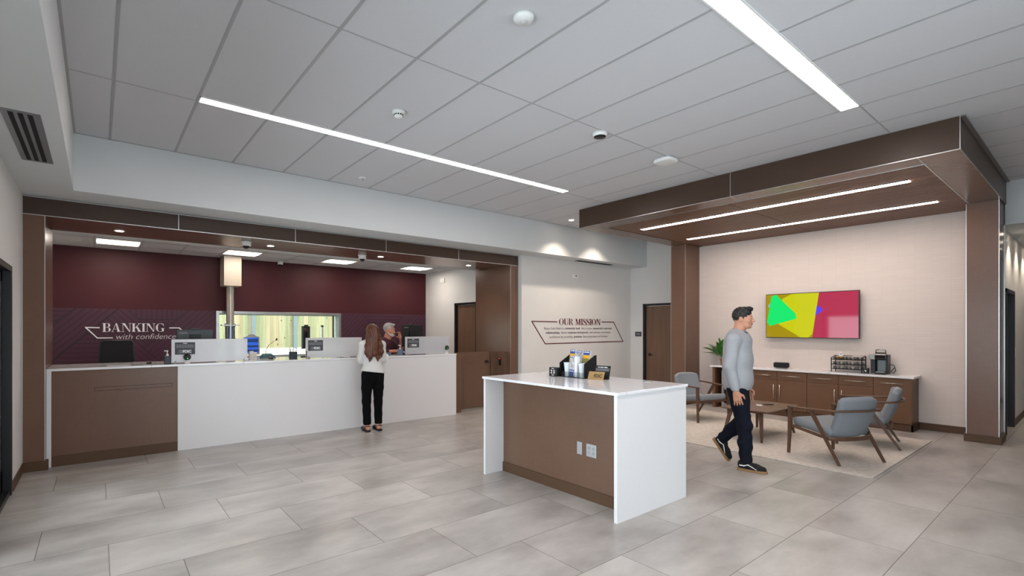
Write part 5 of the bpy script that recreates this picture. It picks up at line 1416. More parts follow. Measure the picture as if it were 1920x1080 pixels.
# ---------------------------------------------------------------- lounge chairs
def make_chair(lab):
    t = thing('lounge_chair', lab, 'chair', (0, 0, 0), 0, 'grey and walnut lounge chairs')
    for s in (-1, 1):
        MB().beam((s * 0.345, 0.318, 0), (s * 0.335, 0.300, 0.565), 0.026, 0.030, 0.032, 0.05, side=(1, 0, 0)).build('front_leg', WALNUT, t, local=True, bevel=0.004)
        MB().beam((s * 0.325, -0.335, 0), (s * 0.333, 0.02, 0.575), 0.026, 0.028, 0.026, 0.048, side=(1, 0, 0)).build('rear_leg', WALNUT, t, local=True, bevel=0.004)
        MB().beam((s * 0.322, 0.30, 0.345), (s * 0.318, -0.17, 0.285), 0.022, 0.035, side=(1, 0, 0)).build('side_rail', WALNUT, t, local=True, bevel=0.002)
    # arm band in one curve round the back
    pts = []
    pts += [(-0.335, 0.325, 0.575), (-0.338, 0.20, 0.578), (-0.342, 0.05, 0.585), (-0.345, -0.10, 0.595)]
    for a in np.linspace(0, PI, 13)[1:-1]:
        pts.append((-0.345 * math.cos(a) ** 1 if True else 0, -0.14 - 0.235 * math.sin(a) ** 0.75, 0.60 + 0.015 * math.sin(a)))
    pts += [(0.345, -0.10, 0.595), (0.342, 0.05, 0.585), (0.338, 0.20, 0.578), (0.335, 0.325, 0.575)]
    rr = [0.9, 1.0, 1.05, 1.0] + [0.95] * 11 + [1.0, 1.05, 1.0, 0.9]
    m = MB(); m.tube(pts, rr, 14, flat=(0.024, 0.013)); m.build('armrest', WALNUT, t, local=True, smooth=True)
    m = MB(); m.beam((-0.32, 0.295, 0.335), (0.32, 0.295, 0.335), 0.02, 0.035, side=(0, 1, 0)); m.build('front_rail', WALNUT, t, local=True, bevel=0.002)
    rp = [(-0.318, -0.17, 0.285)] + [(-0.318 * math.cos(a), -0.17 - 0.085 * math.sin(a), 0.285 - 0.01 * math.sin(a)) for a in np.linspace(0, PI, 11)[1:-1]] + [(0.318, -0.17, 0.285)]
    m = MB(); m.tube(rp, 1.0, 12, flat=(0.012, 0.024)); m.build('rear_rail', WALNUT, t, local=True, smooth=True)
    # seat cushion
    def cushion(nu, nv, fpt, th, nrm, rim=0.10):
        """puffed slab from a parametric mid surface"""
        v = []; f = []
        for side in (1, -1):
            for j in range(nv + 1):
                for i in range(nu + 1):
                    a = i / nu; b = j / nv
                    ed = min(a, 1 - a, b, 1 - b) * 2
                    k = math.sqrt(max(0, 1 - (1 - min(1, ed / rim)) ** 2))
                    p, nn_ = fpt(a, b)
                    v.append(Vector(p) + Vector(nn_) * th / 2 * side * k)
        N_ = (nu + 1) * (nv + 1)
        for sd in range(2):
            for j in range(nv):
                for i in range(nu):
                    q = sd * N_ + j * (nu + 1) + i
                    f.append((q, q + 1, q + nu + 2, q + nu + 1) if sd == 0 else (q + nu + 1, q + nu + 2, q + 1, q))
        mb = MB(); mb.add(v, f)
        return mb
    def seatp(a, b):
        wd = 0.30 - 0.02 * b
        x = (a * 2 - 1); y = 0.315 - 0.50 * b
        c = 1 - 0.5 * max(0, abs(x) - 0.85) / 0.15 * (1 if b < 0.1 else 0) * 0.1
        return (x * wd * c, y, 0.405 - 0.07 * b), (0, -0.13, 0.99)
    mb = cushion(44, 44, seatp, 0.098, None, 0.10)
    o = mb.build('seat_cushion', GREYF, t, local=True, smooth=True)
    wl(o)
    def backp(a, b):
        x = a * 2 - 1
        wd = 0.235 + 0.045 * min(1, b * 1.6) - 0.02 * b
        if b > 0.85: wd -= 0.035 * ((b - 0.85) / 0.15) ** 2
        if b < 0.12: wd -= 0.03 * (1 - b / 0.12)
        z = 0.285 + 0.485 * b
        if b > 0.9: z -= 0.02 * (abs(x) ** 4)
        y = -0.135 - 0.165 * b - 0.055 * (1 - x * x) - 0.02 * math.sin(b * PI)
        nx = 0.30 * x
        return (x * wd, y + 0.02, z), Vector((-nx, 0.95, 0.30)).normalized()
    mb = cushion(36, 40, backp, 0.085, None, 0.16)
    o = mb.build('backrest', GREYF, t, local=True, smooth=True)
    wl(o)
    for ch in t.children:
        for v_ in ch.data.vertices:
            if v_.co.z < 0: v_.co.z = 0
    return t
def wl(o):
    bm = bmesh.new(); bm.from_mesh(o.data)
    bmesh.ops.remove_doubles(bm, verts=bm.verts, dist=0.0005)
    bmesh.ops.recalc_face_normals(bm, faces=bm.faces)
    for f in bm.faces: f.smooth = True
    bm.to_mesh(o.data); bm.free()
chA = make_chair('grey lounge chair with its back to the viewer, nearest on the rug')
chA.location = (6.99, 2.03, RZ); chA.rotation_euler = (0, 0, -math.atan2(0.41, 0.912))
chB = dup(chA, (8.25, 2.02, RZ), math.atan2(0.22, 0.97), 'grey lounge chair in front of the cabinets at the right')
chC = dup(chA, (8.18, 4.36, RZ), PI - math.atan2(0.27, 0.96), 'grey lounge chair facing the viewer beside the left column')

# ---------------------------------------------------------------- people: smooth blended bodies from distance fields
def sd_cone(P, a, b, ra, rb):
    a = np.array(a, float); b = np.array(b, float)
    ba = b - a; L2 = ba @ ba
    pa = P - a
    h = np.clip((pa @ ba) / L2, 0, 1)
    d = np.linalg.norm(pa - h[..., None] * ba, axis=-1)
    return d - (ra + (rb - ra) * h)
def sd_ell(P, c, r, M=None):
    q = P - np.array(c, float)
    if M is not None: q = q @ np.array(M)      # columns of M = local axes
    r = np.array(r, float)
    k0 = np.linalg.norm(q / r, axis=-1); k1 = np.linalg.norm(q / (r * r), axis=-1) + 1e-9
    return k0 * (k0 - 1) / k1
def smin(a, b, k):
    h = np.clip(0.5 + 0.5 * (b - a) / k, 0, 1)
    return b + (a - b) * h - k * h * (1 - h)
class Field:
    def __init__(s): s.ops = []
    def cone(s, a, b, ra, rb=None, k=0.02): s.ops.append(('c', a, b, ra, ra if rb is None else rb, k)); s._b(a, max(ra, rb or ra)); s._b(b, max(ra, rb or ra)); return s
    def chain(s, pts, rs, k=0.02):
        for i in range(len(pts) - 1): s.cone(pts[i], pts[i + 1], rs[i], rs[i + 1], k)
        return s
    def ell(s, c, r, M=None, k=0.02): s.ops.append(('e', c, r, M, k)); s._b(c, max(r)); return s
    def cut(s, c, r, M=None, k=0.01): s.ops.append(('x', c, r, M, k)); return s
    def plane(s, p, n, k=0.004): s.ops.append(('p', p, n, k)); return s      # keep the side opposite to n
    lo = None
    def _b(s, c, r):
        c = np.array(c, float)
        if s.lo is None: s.lo = c - r; s.hi = c + r
        s.lo = np.minimum(s.lo, c - r); s.hi = np.maximum(s.hi, c + r)
    def ev(s, P):
        d = None
        for o in s.ops:
            if o[0] == 'c': v = sd_cone(P, o[1], o[2], o[3], o[4])
            elif o[0] == 'e': v = sd_ell(P, o[1], o[2], o[3])
            elif o[0] == 'x': d = -smin(-d, sd_ell(P, o[1], o[2], o[3]), o[4]); continue
            elif o[0] == 'p':
                n = np.array(o[2], float); n /= np.linalg.norm(n)
                d = -smin(-d, -((P - np.array(o[1], float)) @ n), o[3]); continue
            d = v if d is None else smin(d, v, o[-1])
        return d
    def mesh(s, h, disp=None):
        lo = s.lo - 3 * h; hi = s.hi + 3 * h
        n_ = [int(math.ceil((hi[i] - lo[i]) / h / 4)) * 4 + 1 for i in range(3)]
        ax = [lo[i] + h * np.arange(n_[i]) for i in range(3)]
        # blocks of 4 cells: evaluate a block only when its centre is near the surface
        cx = [ax[i][:-1].reshape(-1, 4)[:, 0] + 2 * h for i in range(3)]
        Gc = np.stack(np.meshgrid(*cx, indexing='ij'), -1)
        near = np.abs(s.ev(Gc)) < 7.5 * h + 0.02
        V = np.ones(tuple(n_)) * 1.0
        Vc = s.ev(Gc)
        V[:-1, :-1, :-1] = np.repeat(np.repeat(np.repeat(Vc, 4, 0), 4, 1), 4, 2)
        nb = np.argwhere(near)
        off = np.stack(np.meshgrid(*[np.arange(5)] * 3, indexing='ij'), -1).reshape(-1, 3)
        for st in range(0, len(nb), 2000):
            I = (nb[st:st + 2000, None, :] * 4 + off[None]).reshape(-1, 3)
            Pq = np.stack([ax[i][I[:, i]] for i in range(3)], -1)
            vv = s.ev(Pq)
            if disp is not None: vv = vv + disp(Pq)
            V[I[:, 0], I[:, 1], I[:, 2]] = vv
        S_ = V < 0
        nx, ny, nz = V.shape
        c = [(i, j, k) for i in (0, 1) for j in (0, 1) for k in (0, 1)]
        sub = lambda A, o: A[o[0]:nx - 1 + o[0], o[1]:ny - 1 + o[1], o[2]:nz - 1 + o[2]]
        cnt = sum(sub(S_, o).astype(int) for o in c)
        act = (cnt > 0) & (cnt < 8)
        idx = -np.ones(act.shape, int); idx[act] = np.arange(act.sum())
        acc = np.zeros((act.sum(), 3)); num = np.zeros(act.sum())
        for a in c:
            for ax_ in range(3):
                if a[ax_]: continue
                b = list(a); b[ax_] = 1
                va = sub(V, a)[act]; vb = sub(V, b)[act]
                m_ = (va < 0) != (vb < 0)
                t = np.where(m_, va / (va - vb + 1e-12), 0)
                p = np.array(a, float)[None].repeat(len(t), 0); p[:, ax_] += t
                acc[m_] += p[m_]; num[m_] += 1
        base = np.argwhere(act)
        verts = lo + (base + acc / num[:, None]) * h
        faces = []
        for ax_ in range(3):
            o1, o2 = [q for q in range(3) if q != ax_]
            sl = lambda e: tuple(slice(0, -1) if q == ax_ and e == 0 else (slice(1, None) if q == ax_ else slice(None)) for q in range(3))
            A = S_[sl(0)]; B = S_[sl(1)]
            e = np.argwhere(A != B)
            ok = (e[:, o1] > 0) & (e[:, o2] > 0) & (e[:, o1] < act.shape[o1]) & (e[:, o2] < act.shape[o2]) & (e[:, ax_] < act.shape[ax_])
            e = e[ok]; q = []
            for d1, d2 in ((0, 0), (1, 0), (1, 1), (0, 1)):
                z = e.copy(); z[:, o1] -= d1; z[:, o2] -= d2
                q.append(idx[z[:, 0], z[:, 1], z[:, 2]])
            faces += np.stack(q, 1).tolist()
        return verts, faces
def field_obj(name, fld, h, mt, parent, disp=None, pick=None):
    v, f = fld.mesh(h, disp)
    me = bpy.data.meshes.new(name)
    me.from_pydata([tuple(p) for p in v], [], f)
    for q in (mt if isinstance(mt, (list, tuple)) else [mt]): me.materials.append(q)
    if pick is not None:
        cen = v[np.array(f)].mean(axis=1)
        me.polygons.foreach_set('material_index', pick(cen).astype(int))
    me.polygons.foreach_set('use_smooth', [True] * len(me.polygons))
    bm = bmesh.new(); bm.from_mesh(me); bmesh.ops.recalc_face_normals(bm, faces=bm.faces); bm.to_mesh(me); bm.free()
    o = bpy.data.objects.new(name, me); C.objects.link(o); o.parent = parent
    return o
SKIN = mat('skin', 'c08a70', 0.5, Subsurface_Weight=0.0)
SKIN2 = mat('skin_rosy', 'bd7d66', 0.5)
LIP = mat('lip', '9c5a50', 0.5); EYEW = mat('eye_white', 'd8d4ce', 0.3); EYED = mat('eye_dark', '1d1512', 0.3)
def hand(fl, wrist, dirv, side, curl=0.5, thumb=1, s=1.0, spread=0.0):
    """adds palm, four bent fingers and a thumb to a field. dirv = wrist->knuckles, side = towards the index finger, palm normal = dirv x side"""
    w = Vector(wrist); d = Vector(dirv).normalized(); sd = Vector(side); sd = (sd - d * sd.dot(d)).normalized(); pn = d.cross(sd) * thumb
    T = lambda v: tuple(v)
    fl.cone(T(w), T(w + d * 0.035 * s), 0.024 * s, 0.022 * s, 0.02)
    for q in (-0.026, -0.009, 0.009, 0.026):
        fl.cone(T(w + d * 0.02 * s + sd * q * 0.7 * s), T(w + d * 0.082 * s + sd * q * s), 0.015 * s, 0.0125 * s, 0.012)
    for i, (q, L) in enumerate(((0.028, 0.068), (0.0095, 0.076), (-0.0095, 0.070), (-0.028, 0.056))):
        p = w + d * 0.084 * s + sd * q * s; a = 0.0
        segs = (0.45, 0.30, 0.25); rs = (0.0086, 0.0080, 0.0072, 0.0062)
        dd = (d + sd * q * (5 + spread)).normalized()
        for k in range(3):
            a += curl * (0.55, 0.75, 0.5)[k]
            v = (dd * math.cos(a) + pn * math.sin(a)).normalized()
            p2 = p + v * L * segs[k] * s
            fl.cone(T(p), T(p2), rs[k] * s, rs[k + 1] * s, 0.004)
            p = p2
    p = w + d * 0.028 * s + sd * 0.022 * s
    v = (d * 0.55 + sd * 0.75 + pn * 0.35).normalized()
    p2 = p + v * 0.042 * s; fl.cone(T(p), T(p2), 0.014 * s, 0.011 * s, 0.01)
    v2 = (d * 0.9 + sd * 0.25 + pn * 0.5).normalized(); p3 = p2 + v2 * 0.030 * s; fl.cone(T(p2), T(p3), 0.0105 * s, 0.0085 * s, 0.004)
    fl.cone(T(p3), T(p3 + v2 * 0.012 * s), 0.0085 * s, 0.007 * s, 0.004)
def head(fl, c, k=1.0, M=None, male=True):
    """c = centre of the skull, local axes: x = person's left, y = face forward, z = up"""
    M3 = M or Matrix.Identity(3)
    A = [list(M3.col[0]), list(M3.col[1]), list(M3.col[2])]
    Mx = np.array([[M3[i][j] for j in range(3)] for i in range(3)])
    W = lambda x, y, z: tuple(Vector(c) + M3 @ Vector((x * k, y * k, z * k)))
    R = lambda *r: tuple(q * k for q in r)
    fl.ell(W(0, -0.012, 0.022), R(0.073, 0.093, 0.088), Mx, 0.02)
    fl.ell(W(0, 0.018, -0.030), R(0.058, 0.072, 0.078), Mx, 0.03)
    fl.cone(W(-0.028, 0.045, -0.088), W(0.028, 0.045, -0.088), 0.024 * k, 0.024 * k, 0.03)
    fl.ell(W(0, 0.066, -0.095), R(0.020, 0.018, 0.018), Mx, 0.015)
    for s in (-1, 1):
        fl.ell(W(s * 0.038, 0.058, -0.030), R(0.022, 0.020, 0.022), Mx, 0.02)
        fl.ell(W(s * 0.030, 0.078, 0.022), R(0.024, 0.010, 0.008), Mx, 0.010)
        fl.ell(W(s * 0.074, -0.008, -0.010), R(0.009, 0.019, 0.032), Mx, 0.006)
        fl.cut(W(s * 0.031, 0.094, 0.003), R(0.017, 0.014, 0.010), Mx, 0.008)
        fl.ell(W(s * 0.031, 0.073, 0.003), R(0.0125, 0.0125, 0.0115), Mx, 0.002)
    fl.cone(W(0, 0.082, 0.010), W(0, 0.106, -0.032), 0.008 * k, 0.012 * k, 0.010)
    fl.ell(W(0.011, 0.096, -0.037), R(0.009, 0.011, 0.008), Mx, 0.006); fl.ell(W(-0.011, 0.096, -0.037), R(0.009, 0.011, 0.008), Mx, 0.006)
    fl.ell(W(0, 0.085, -0.060), R(0.023, 0.012, 0.0055), Mx, 0.006)
    fl.ell(W(0, 0.083, -0.070), R(0.019, 0.012, 0.006), Mx, 0.006)
    return W, Mx

# ---- woman at the counter, back to the viewer (she faces +Y)
WO = Vector((3.31, 6.93, 0))
wom = thing('person', 'woman with long auburn hair in white sweater and black trousers standing at the counter', 'person', WO)
rz = Matrix.Rotation(-0.06, 3, 'Z')
hf = Field()
HC = (0.0, 0.045, 1.515)
Wf, Mx = head(hf, HC, 0.98)
hf.chain([(0, -0.005, 1.33), (0, 0.005, 1.40), (0, 0.02, 1.45)], [0.055, 0.048, 0.05], 0.03)
hf.cone((-0.11, 0.0, 1.315), (0.11, 0.0, 1.315), 0.045, 0.045, 0.03)
hf.chain([(0, 0, 1.28), (0, 0.0, 1.10)], [0.09, 0.08], 0.04)
hf.chain([(0, 0, 1.1), (0, 0, 0.9)], [0.08, 0.09], 0.04)
for s in (-1, 1):
    el = (s * 0.178, 0.02, 1.075); wr = (s * 0.275, 0.21, 1.075) if s > 0 else (s * 0.13, 0.24, 1.14)
    hf.chain([(s * 0.15, 0.0, 1.315), el, wr], [0.045, 0.036, 0.022], 0.02)
    hand(hf, wr, (-s * 0.3, 0.95, 0.10), (-s, 0, 0.4), 0.35 if s < 0 else 0.7, thumb=(-1 if s > 0 else 1), s=0.88)
    hp = (s * 0.085, -0.01, 0.86); kn = (s * 0.091, 0.0, 0.47); an = (s * 0.085, -0.03, 0.085)
    hf.chain([hp, kn, an], [0.080, 0.045, 0.032], 0.02)
    hf.chain([an, (s * 0.09, 0.05, 0.045), (s * 0.095, 0.13, 0.03)], [0.034, 0.028, 0.024], 0.02)
    hf.ell((s * 0.085, -0.05, 0.045), (0.030, 0.034, 0.030), None, 0.02)
def eyes_pick(Wf, k):
    e = [np.array(Wf(s * 0.031, 0.0845, 0.003)) for s in (-1, 1)]
    lp = np.array(Wf(0, 0.095, -0.065))
    def pick(c):
        r = np.zeros(len(c))
        for q in e:
            d = np.linalg.norm(c - q, axis=1); r[d < 0.0085 * k] = 1; r[d < 0.0055 * k] = 2
        d = np.abs(c - lp); r[(d[:, 0] < 0.022 * k) & (d[:, 1] < 0.012 * k) & (d[:, 2] < 0.009 * k)] = 3
        return r
    return pick
field_obj('body', hf, 0.006, [SKIN, EYEW, EYED, LIP], wom, pick=eyes_pick(Wf, 1))
# sweater
sf = Field()
sf.chain([(0, 0.0, 1.30), (0, -0.005, 1.18), (0, -0.005, 1.06), (0, -0.01, 0.93)], [0.10, 0.100, 0.086, 0.120], 0.05)
for s in (-1, 1):
    sf.chain([(s * 0.05, 0.0, 1.30), (s * 0.06, -0.005, 1.14), (s * 0.055, -0.005, 1.04), (s * 0.08, -0.018, 0.90)], [0.100, 0.080, 0.074, 0.112], 0.04)
    sf.cone((s * 0.04, 0, 1.36), (s * 0.155, 0, 1.315), 0.05, 0.056, 0.04)
    sf.chain([(s * 0.150, 0.0, 1.31), (s * 0.180, 0.01, 1.08)], [0.058, 0.049], 0.03)
    sf.chain([(s * 0.180, 0.01, 1.08), (0.262, 0.185, 1.075) if s > 0 else (-0.15, 0.19, 1.135)], [0.052, 0.036], 0.02)
sf.plane((0, 0, 0.90), (-0.14, 0, -1), 0.003)
sf.cut((0, 0.02, 1.44), (0.06, 0.06, 0.07), None, 0.006)
def folds(G):
    return 0.0025 * np.sin(G[..., 2] * 55 + 2.5 * np.sin(G[..., 0] * 14) + G[..., 1] * 6) * np.exp(-((G[..., 2] - 1.0) / 0.09) ** 2) 
SWE = varied('white_knit', 'cbc9c6', 0.85, 0.03, 150, bump=0.4)
field_obj('sweater', sf, 0.0075, SWE, wom, disp=folds)
tf = Field()
tf.cone((-0.05, -0.015, 0.90), (0.05, -0.015, 0.90), 0.105, 0.105, 0.03)
for s in (-1, 1):
    tf.chain([(s * 0.072, -0.02, 0.85), (s * 0.090, -0.012, 0.66), (s * 0.092, 0.0, 0.45), (s * 0.088, -0.02, 0.12)], [0.104, 0.081, 0.066, 0.059], 0.02)
    tf.ell((s * 0.06, -0.075, 0.83), (0.075, 0.06, 0.085), None, 0.04)
tf.plane((0, 0, 0.105), (0, 0, -1), 0.004)
def tfold(G): return 0.003 * np.sin(G[..., 2] * 40 + G[..., 0] * 50) * (G[..., 2] < 0.6) * 0.6
BLKT = varied('black_trouser_cloth', '070709', 0.95, 0.1, 80, spec=0.15)
field_obj('trousers', tf, 0.008, BLKT, wom, disp=tfold)
# hair: long sheet with strands
hr = Field()
hr.ell((0, 0.02, 1.545), (0.083, 0.098, 0.092), None, 0.03)
hr.chain([(0, -0.035, 1.53), (0, -0.065, 1.42), (0, -0.085, 1.30), (0.0, -0.105, 1.18)], [0.085, 0.085, 0.075, 0.05], 0.03)
for s in (-1, 1):
    hr.chain([(s * 0.035, -0.02, 1.52), (s * 0.06, -0.045, 1.42), (s * 0.095, -0.07, 1.30), (s * 0.115, -0.09, 1.20), (s * 0.12, -0.085, 1.13)], [0.060, 0.052, 0.045, 0.031, 0.008], 0.03)
hr.chain([(-0.05, -0.09, 1.25), (-0.07, -0.105, 1.14), (-0.075, -0.10, 1.07)], [0.055, 0.04, 0.01], 0.02)
hr.chain([(0.045, -0.09, 1.22), (0.055, -0.105, 1.12), (0.05, -0.10, 1.06)], [0.045, 0.03, 0.008], 0.02)
hr.cut((0, 0.105, 1.50), (0.064, 0.07, 0.09), None, 0.01)
def strands(G):
    a = np.arctan2(G[..., 0], -(G[..., 1] - 0.02))
    bl = np.clip((G[..., 2] - 1.38) / 0.14, 0, 1); x = a * 0.09 * bl + G[..., 0] * (1 - bl)
    w_ = x * 1.0 + 0.006 * np.sin(G[..., 2] * 16)
    return 0.0018 * np.sin(w_ * 330) + 0.0018 * np.sin(w_ * 190 + 1.3) + 0.0025 * np.sin(w_ * 71 + 4)
HAIR = varied('auburn_hair', '64341a', 0.42, 0.2, 9, (22, 22, 0.6), col2='25110a', bump=0.8)
field_obj('hair', hr, 0.0065, HAIR, wom, disp=strands)
LEAT = mat('black_leather', '17110f', 0.4)
for s in (-1, 1):
    sh = MB()
    sole = [(-0.035, -0.095), (0.035, -0.095), (0.04, 0.0), (0.046, 0.09), (0.03, 0.16), (0, 0.175), (-0.03, 0.16), (-0.046, 0.09), (-0.04, 0.0)]
    cx = s * 0.09
    sh.prism([(cx + a, b + 0.0) for a, b in sole], 0.002, 0.018, 'xy'); sh.box(cx - 0.033, cx + 0.033, -0.095, -0.035, 0.0, 0.03)
    M_ = Matrix.Identity(3)
    sh.tube([(cx - 0.043, 0.05, 0.02), (cx - 0.036, 0.06, 0.052), (cx, 0.07, 0.066), (cx + 0.036, 0.06, 0.052), (cx + 0.043, 0.05, 0.02)], 1.0, 10, flat=(0.022, 0.006))
    sh.tube([(cx - 0.042, 0.11, 0.02), (cx - 0.03, 0.115, 0.045), (cx, 0.12, 0.056), (cx + 0.03, 0.115, 0.045), (cx + 0.042, 0.11, 0.02)], 1.0, 10, flat=(0.026, 0.006))
    sh.tube([(cx - 0.038, 0.03, 0.03), (cx - 0.042, -0.04, 0.075), (cx, -0.092, 0.09), (cx + 0.042, -0.04, 0.075), (cx + 0.038, 0.03, 0.03)], 1.0, 8, flat=(0.008, 0.004))
    sh.build('sandal', LEAT, wom, local=True, smooth=False)
wom.rotation_euler = (0, 0, -0.12)
pp = tag(MB().obox((3.66, 7.245, 1.125), (0.17, 0.12, 0.002), Matrix.Rotation(0.5, 3, 'Y') @ Matrix.Rotation(1.1, 3, 'X')).build('paper_slip', PAPER, None), 'white paper held up by the woman over the counter', 'paper')

# ---- teller on the phone, seated behind the counter, faces -Y turned a little to +X
TO = Vector((4.16, 8.12, 0))
tel = thing('person', 'grey haired bearded man in dark red polo shirt on the phone behind the counter', 'person', TO)
# local frame: face forward = +y local, root rotated
tel.rotation_euler = (0, 0, PI + 0.42)
hf = Field()
HM = Matrix.Rotation(0.10, 3, 'Z') @ Matrix.Rotation(-0.06, 3, 'X')
HC = (0.0, 0.07, 1.535)
Wt, Mx = head(hf, HC, 1.04, HM)
hf.chain([(0, -0.01, 1.34), (0, 0.03, 1.40), (0, 0.05, 1.47)], [0.07, 0.062, 0.06], 0.03)
hf.cone((-0.15, -0.02, 1.29), (0.15, -0.02, 1.29), 0.055, 0.055, 0.04)
hf.chain([(0, -0.03, 1.25), (0, -0.05, 0.95)], [0.12, 0.13], 0.05)
hf.cone((-0.07, -0.05, 0.92), (0.07, -0.05, 0.92), 0.12, 0.12, 0.04)
# left arm (+x local is his left) raises the handset to his mouth; his left shows at the viewer's right
elL = (-0.20, 0.20, 1.15); wrL = (-0.125, 0.225, 1.385)
hf.chain([(-0.185, -0.02, 1.27), elL, wrL], [0.052, 0.042, 0.028], 0.02)
hand(hf, wrL, (0.16, -0.38, 0.9), (0.3, -0.9, -0.3), 0.95, thumb=1, s=1.0)
elR = (0.25, 0.06, 1.13); wrR = (0.12, 0.28, 1.16)
hf.chain([(0.185, -0.02, 1.27), elR, wrR], [0.052, 0.042, 0.028], 0.02)
hand(hf, wrR, (-0.5, 0.85, -0.05), (-0.8, -0.4, 0.2), 0.4, thumb=1, s=0.95)
for s in (-1, 1):
    hf.chain([(s * 0.10, -0.04, 0.90), (s * 0.12, 0.02, 0.48), (s * 0.12, -0.02, 0.08)], [0.10, 0.062, 0.04], 0.03)
    hf.chain([(s * 0.12, -0.02, 0.05), (s * 0.13, 0.13, 0.035)], [0.04, 0.035], 0.02)
field_obj('body', hf, 0.0055, [SKIN2, EYEW, EYED, LIP], tel, pick=eyes_pick(Wt, 1.04))
sf = Field()
sf.chain([(0, -0.02, 1.27), (0, -0.04, 1.12), (0, -0.04, 0.95)], [0.135, 0.14, 0.145], 0.05)
for s in (-1, 1):
    sf.chain([(s * 0.08, -0.02, 1.26), (s * 0.08, -0.03, 1.1), (s * 0.08, -0.04, 0.93)], [0.125, 0.125, 0.125], 0.05)
    sf.cone((s * 0.06, -0.005, 1.345), (s * 0.19, -0.02, 1.275), 0.055, 0.066, 0.05)
    e_ = elR if s > 0 else elL
    sf.cone((s * 0.19, -0.02, 1.27), tuple(np.array((s * 0.19, -0.02, 1.27)) * 0.25 + np.array(e_) * 0.75), 0.068, 0.062, 0.03)
e2 = np.array(elR); w2 = np.array(wrR)
sf.chain([elR, tuple(e2 * .5 + w2 * .5)], [0.056, 0.045], 0.02)
sf.cone((-0.225, 0.15, 1.17), elL, 0.06, 0.055, 0.02)
# collar
for s in (-1, 1): sf.cone((s * 0.05, 0.00, 1.395), (s * 0.025, 0.105, 1.33), 0.016, 0.012, 0.008)
sf.cone((-0.05, -0.01, 1.395), (0.05, -0.01, 1.395), 0.018, 0.018, 0.01)
sf.cut((0, 0.085, 1.425), (0.036, 0.05, 0.065), None, 0.006)
sf.plane((0, 0, 0.84), (0, 0, -1), 0.004)
POLO = varied('maroon_polo', '401522', 0.8, 0.08, 90)
field_obj('polo_shirt', sf, 0.008, POLO, tel, disp=lambda G: 0.003 * np.sin(G[..., 2] * 35 + 3 * np.sin(G[..., 0] * 12)))
tf = Field()
for s in (-1, 1): tf.chain([(s * 0.09, -0.04, 0.88), (s * 0.12, 0.02, 0.48), (s * 0.12, -0.02, 0.09)], [0.125, 0.082, 0.065], 0.04)
field_obj('trousers', tf, 0.012, BLKT, tel)
# hair, beard, brows
GH = varied('grey_hair', 'a9a7a4', 0.7, 0.2, 60, (1, 1, 0.3), col2='77736e')
WB = varied('white_beard', 'b8b0a8', 0.8, 0.15, 90)
def strand2(G): return 0.0022 * np.sin(G[..., 0] * 260 + G[..., 1] * 180) + 0.002 * np.sin(G[..., 2] * 200 + G[..., 1] * 120)
hr = Field()
R_ = lambda *r: tuple(q * 1.04 for q in r)
hr.ell(Wt(0, -0.022, 0.038), R_(0.082, 0.098, 0.090), Mx, 0.02)
hr.ell(Wt(0, 0.055, 0.095), R_(0.055, 0.04, 0.022), Mx, 0.02)
hr.cut(Wt(0, 0.085, -0.02), R_(0.078, 0.070, 0.092), Mx, 0.008)
hr.cut(Wt(0, 0.02, -0.075), R_(0.12, 0.085, 0.070), Mx, 0.008)
for s in (-1, 1): hr.cut(Wt(s * 0.08, -0.005, -0.015), R_(0.022, 0.024, 0.038), Mx, 0.006)
field_obj('hair', hr, 0.0045, GH, tel, disp=strand2)
br = Field()
br.ell(Wt(0, 0.058, -0.086), R_(0.050, 0.040, 0.032), Mx, 0.02)
for s in (-1, 1): br.cone(Wt(s * 0.040, 0.045, -0.08), Wt(s * 0.064, 0.008, -0.045), 0.018, 0.012, 0.02)
br.cone(Wt(-0.022, 0.092, -0.052), Wt(0.022, 0.092, -0.052), 0.007, 0.007, 0.01)
br.cut(Wt(0, 0.10, -0.066), R_(0.019, 0.02, 0.006), Mx, 0.003)
field_obj('beard', br, 0.004, WB, tel, disp=lambda G: 0.0012 * np.sin(G[..., 0] * 500) * np.sin(G[..., 2] * 500))
bw = Field()
for s in (-1, 1): bw.cone(Wt(s * 0.016, 0.088, 0.024), Wt(s * 0.046, 0.078, 0.026), 0.0045, 0.0035, 0.004)
field_obj('eyebrows', bw, 0.003, GH, tel)
# handset held in his hand
hs_ = thing('phone_handset', 'black phone handset held to the mouth of the grey haired man', 'phone', TO)
hs_.rotation_euler = tel.rotation_euler
m = MB(); a = Vector(Wt(-0.045, 0.125, -0.078)); b = Vector(Wt(-0.10, 0.03, 0.0))
m.tube([a, a * .7 + b * .3 + Vector((-0.014, 0.014, 0)), a * .3 + b * .7 + Vector((-0.014, 0.014, 0)), b], 1.0, 12, flat=(0.014, 0.011)); m.sphere(tuple(a), (0.024, 0.02, 0.024)); m.sphere(tuple(b), (0.022, 0.022, 0.024))
m.build('handset', BLKP, hs_, local=True, smooth=True)

# ---- walking man
MO = Vector((5.674, 2.567, 0))
man = thing('person', 'dark haired man in pale grey sweatshirt and dark jeans walking across the tiles', 'person', MO)
man.rotation_euler = (0, 0, PI + 0.20)        # local +y (forward) points to -Y world, a little +X
hf = Field()
HC = (0.0, 0.055, 1.675)
Wm, Mx = head(hf, HC, 1.0)
hf.chain([(0, -0.01, 1.50), (0, 0.015, 1.55), (0, 0.03, 1.62)], [0.062, 0.054, 0.056], 0.03)
hf.cone((-0.14, 0, 1.445), (0.14, 0, 1.445), 0.05, 0.05, 0.04)
hf.chain([(0, 0, 1.40), (0, 0, 1.15), (0, -0.01, 0.98)], [0.11, 0.095, 0.10], 0.05)
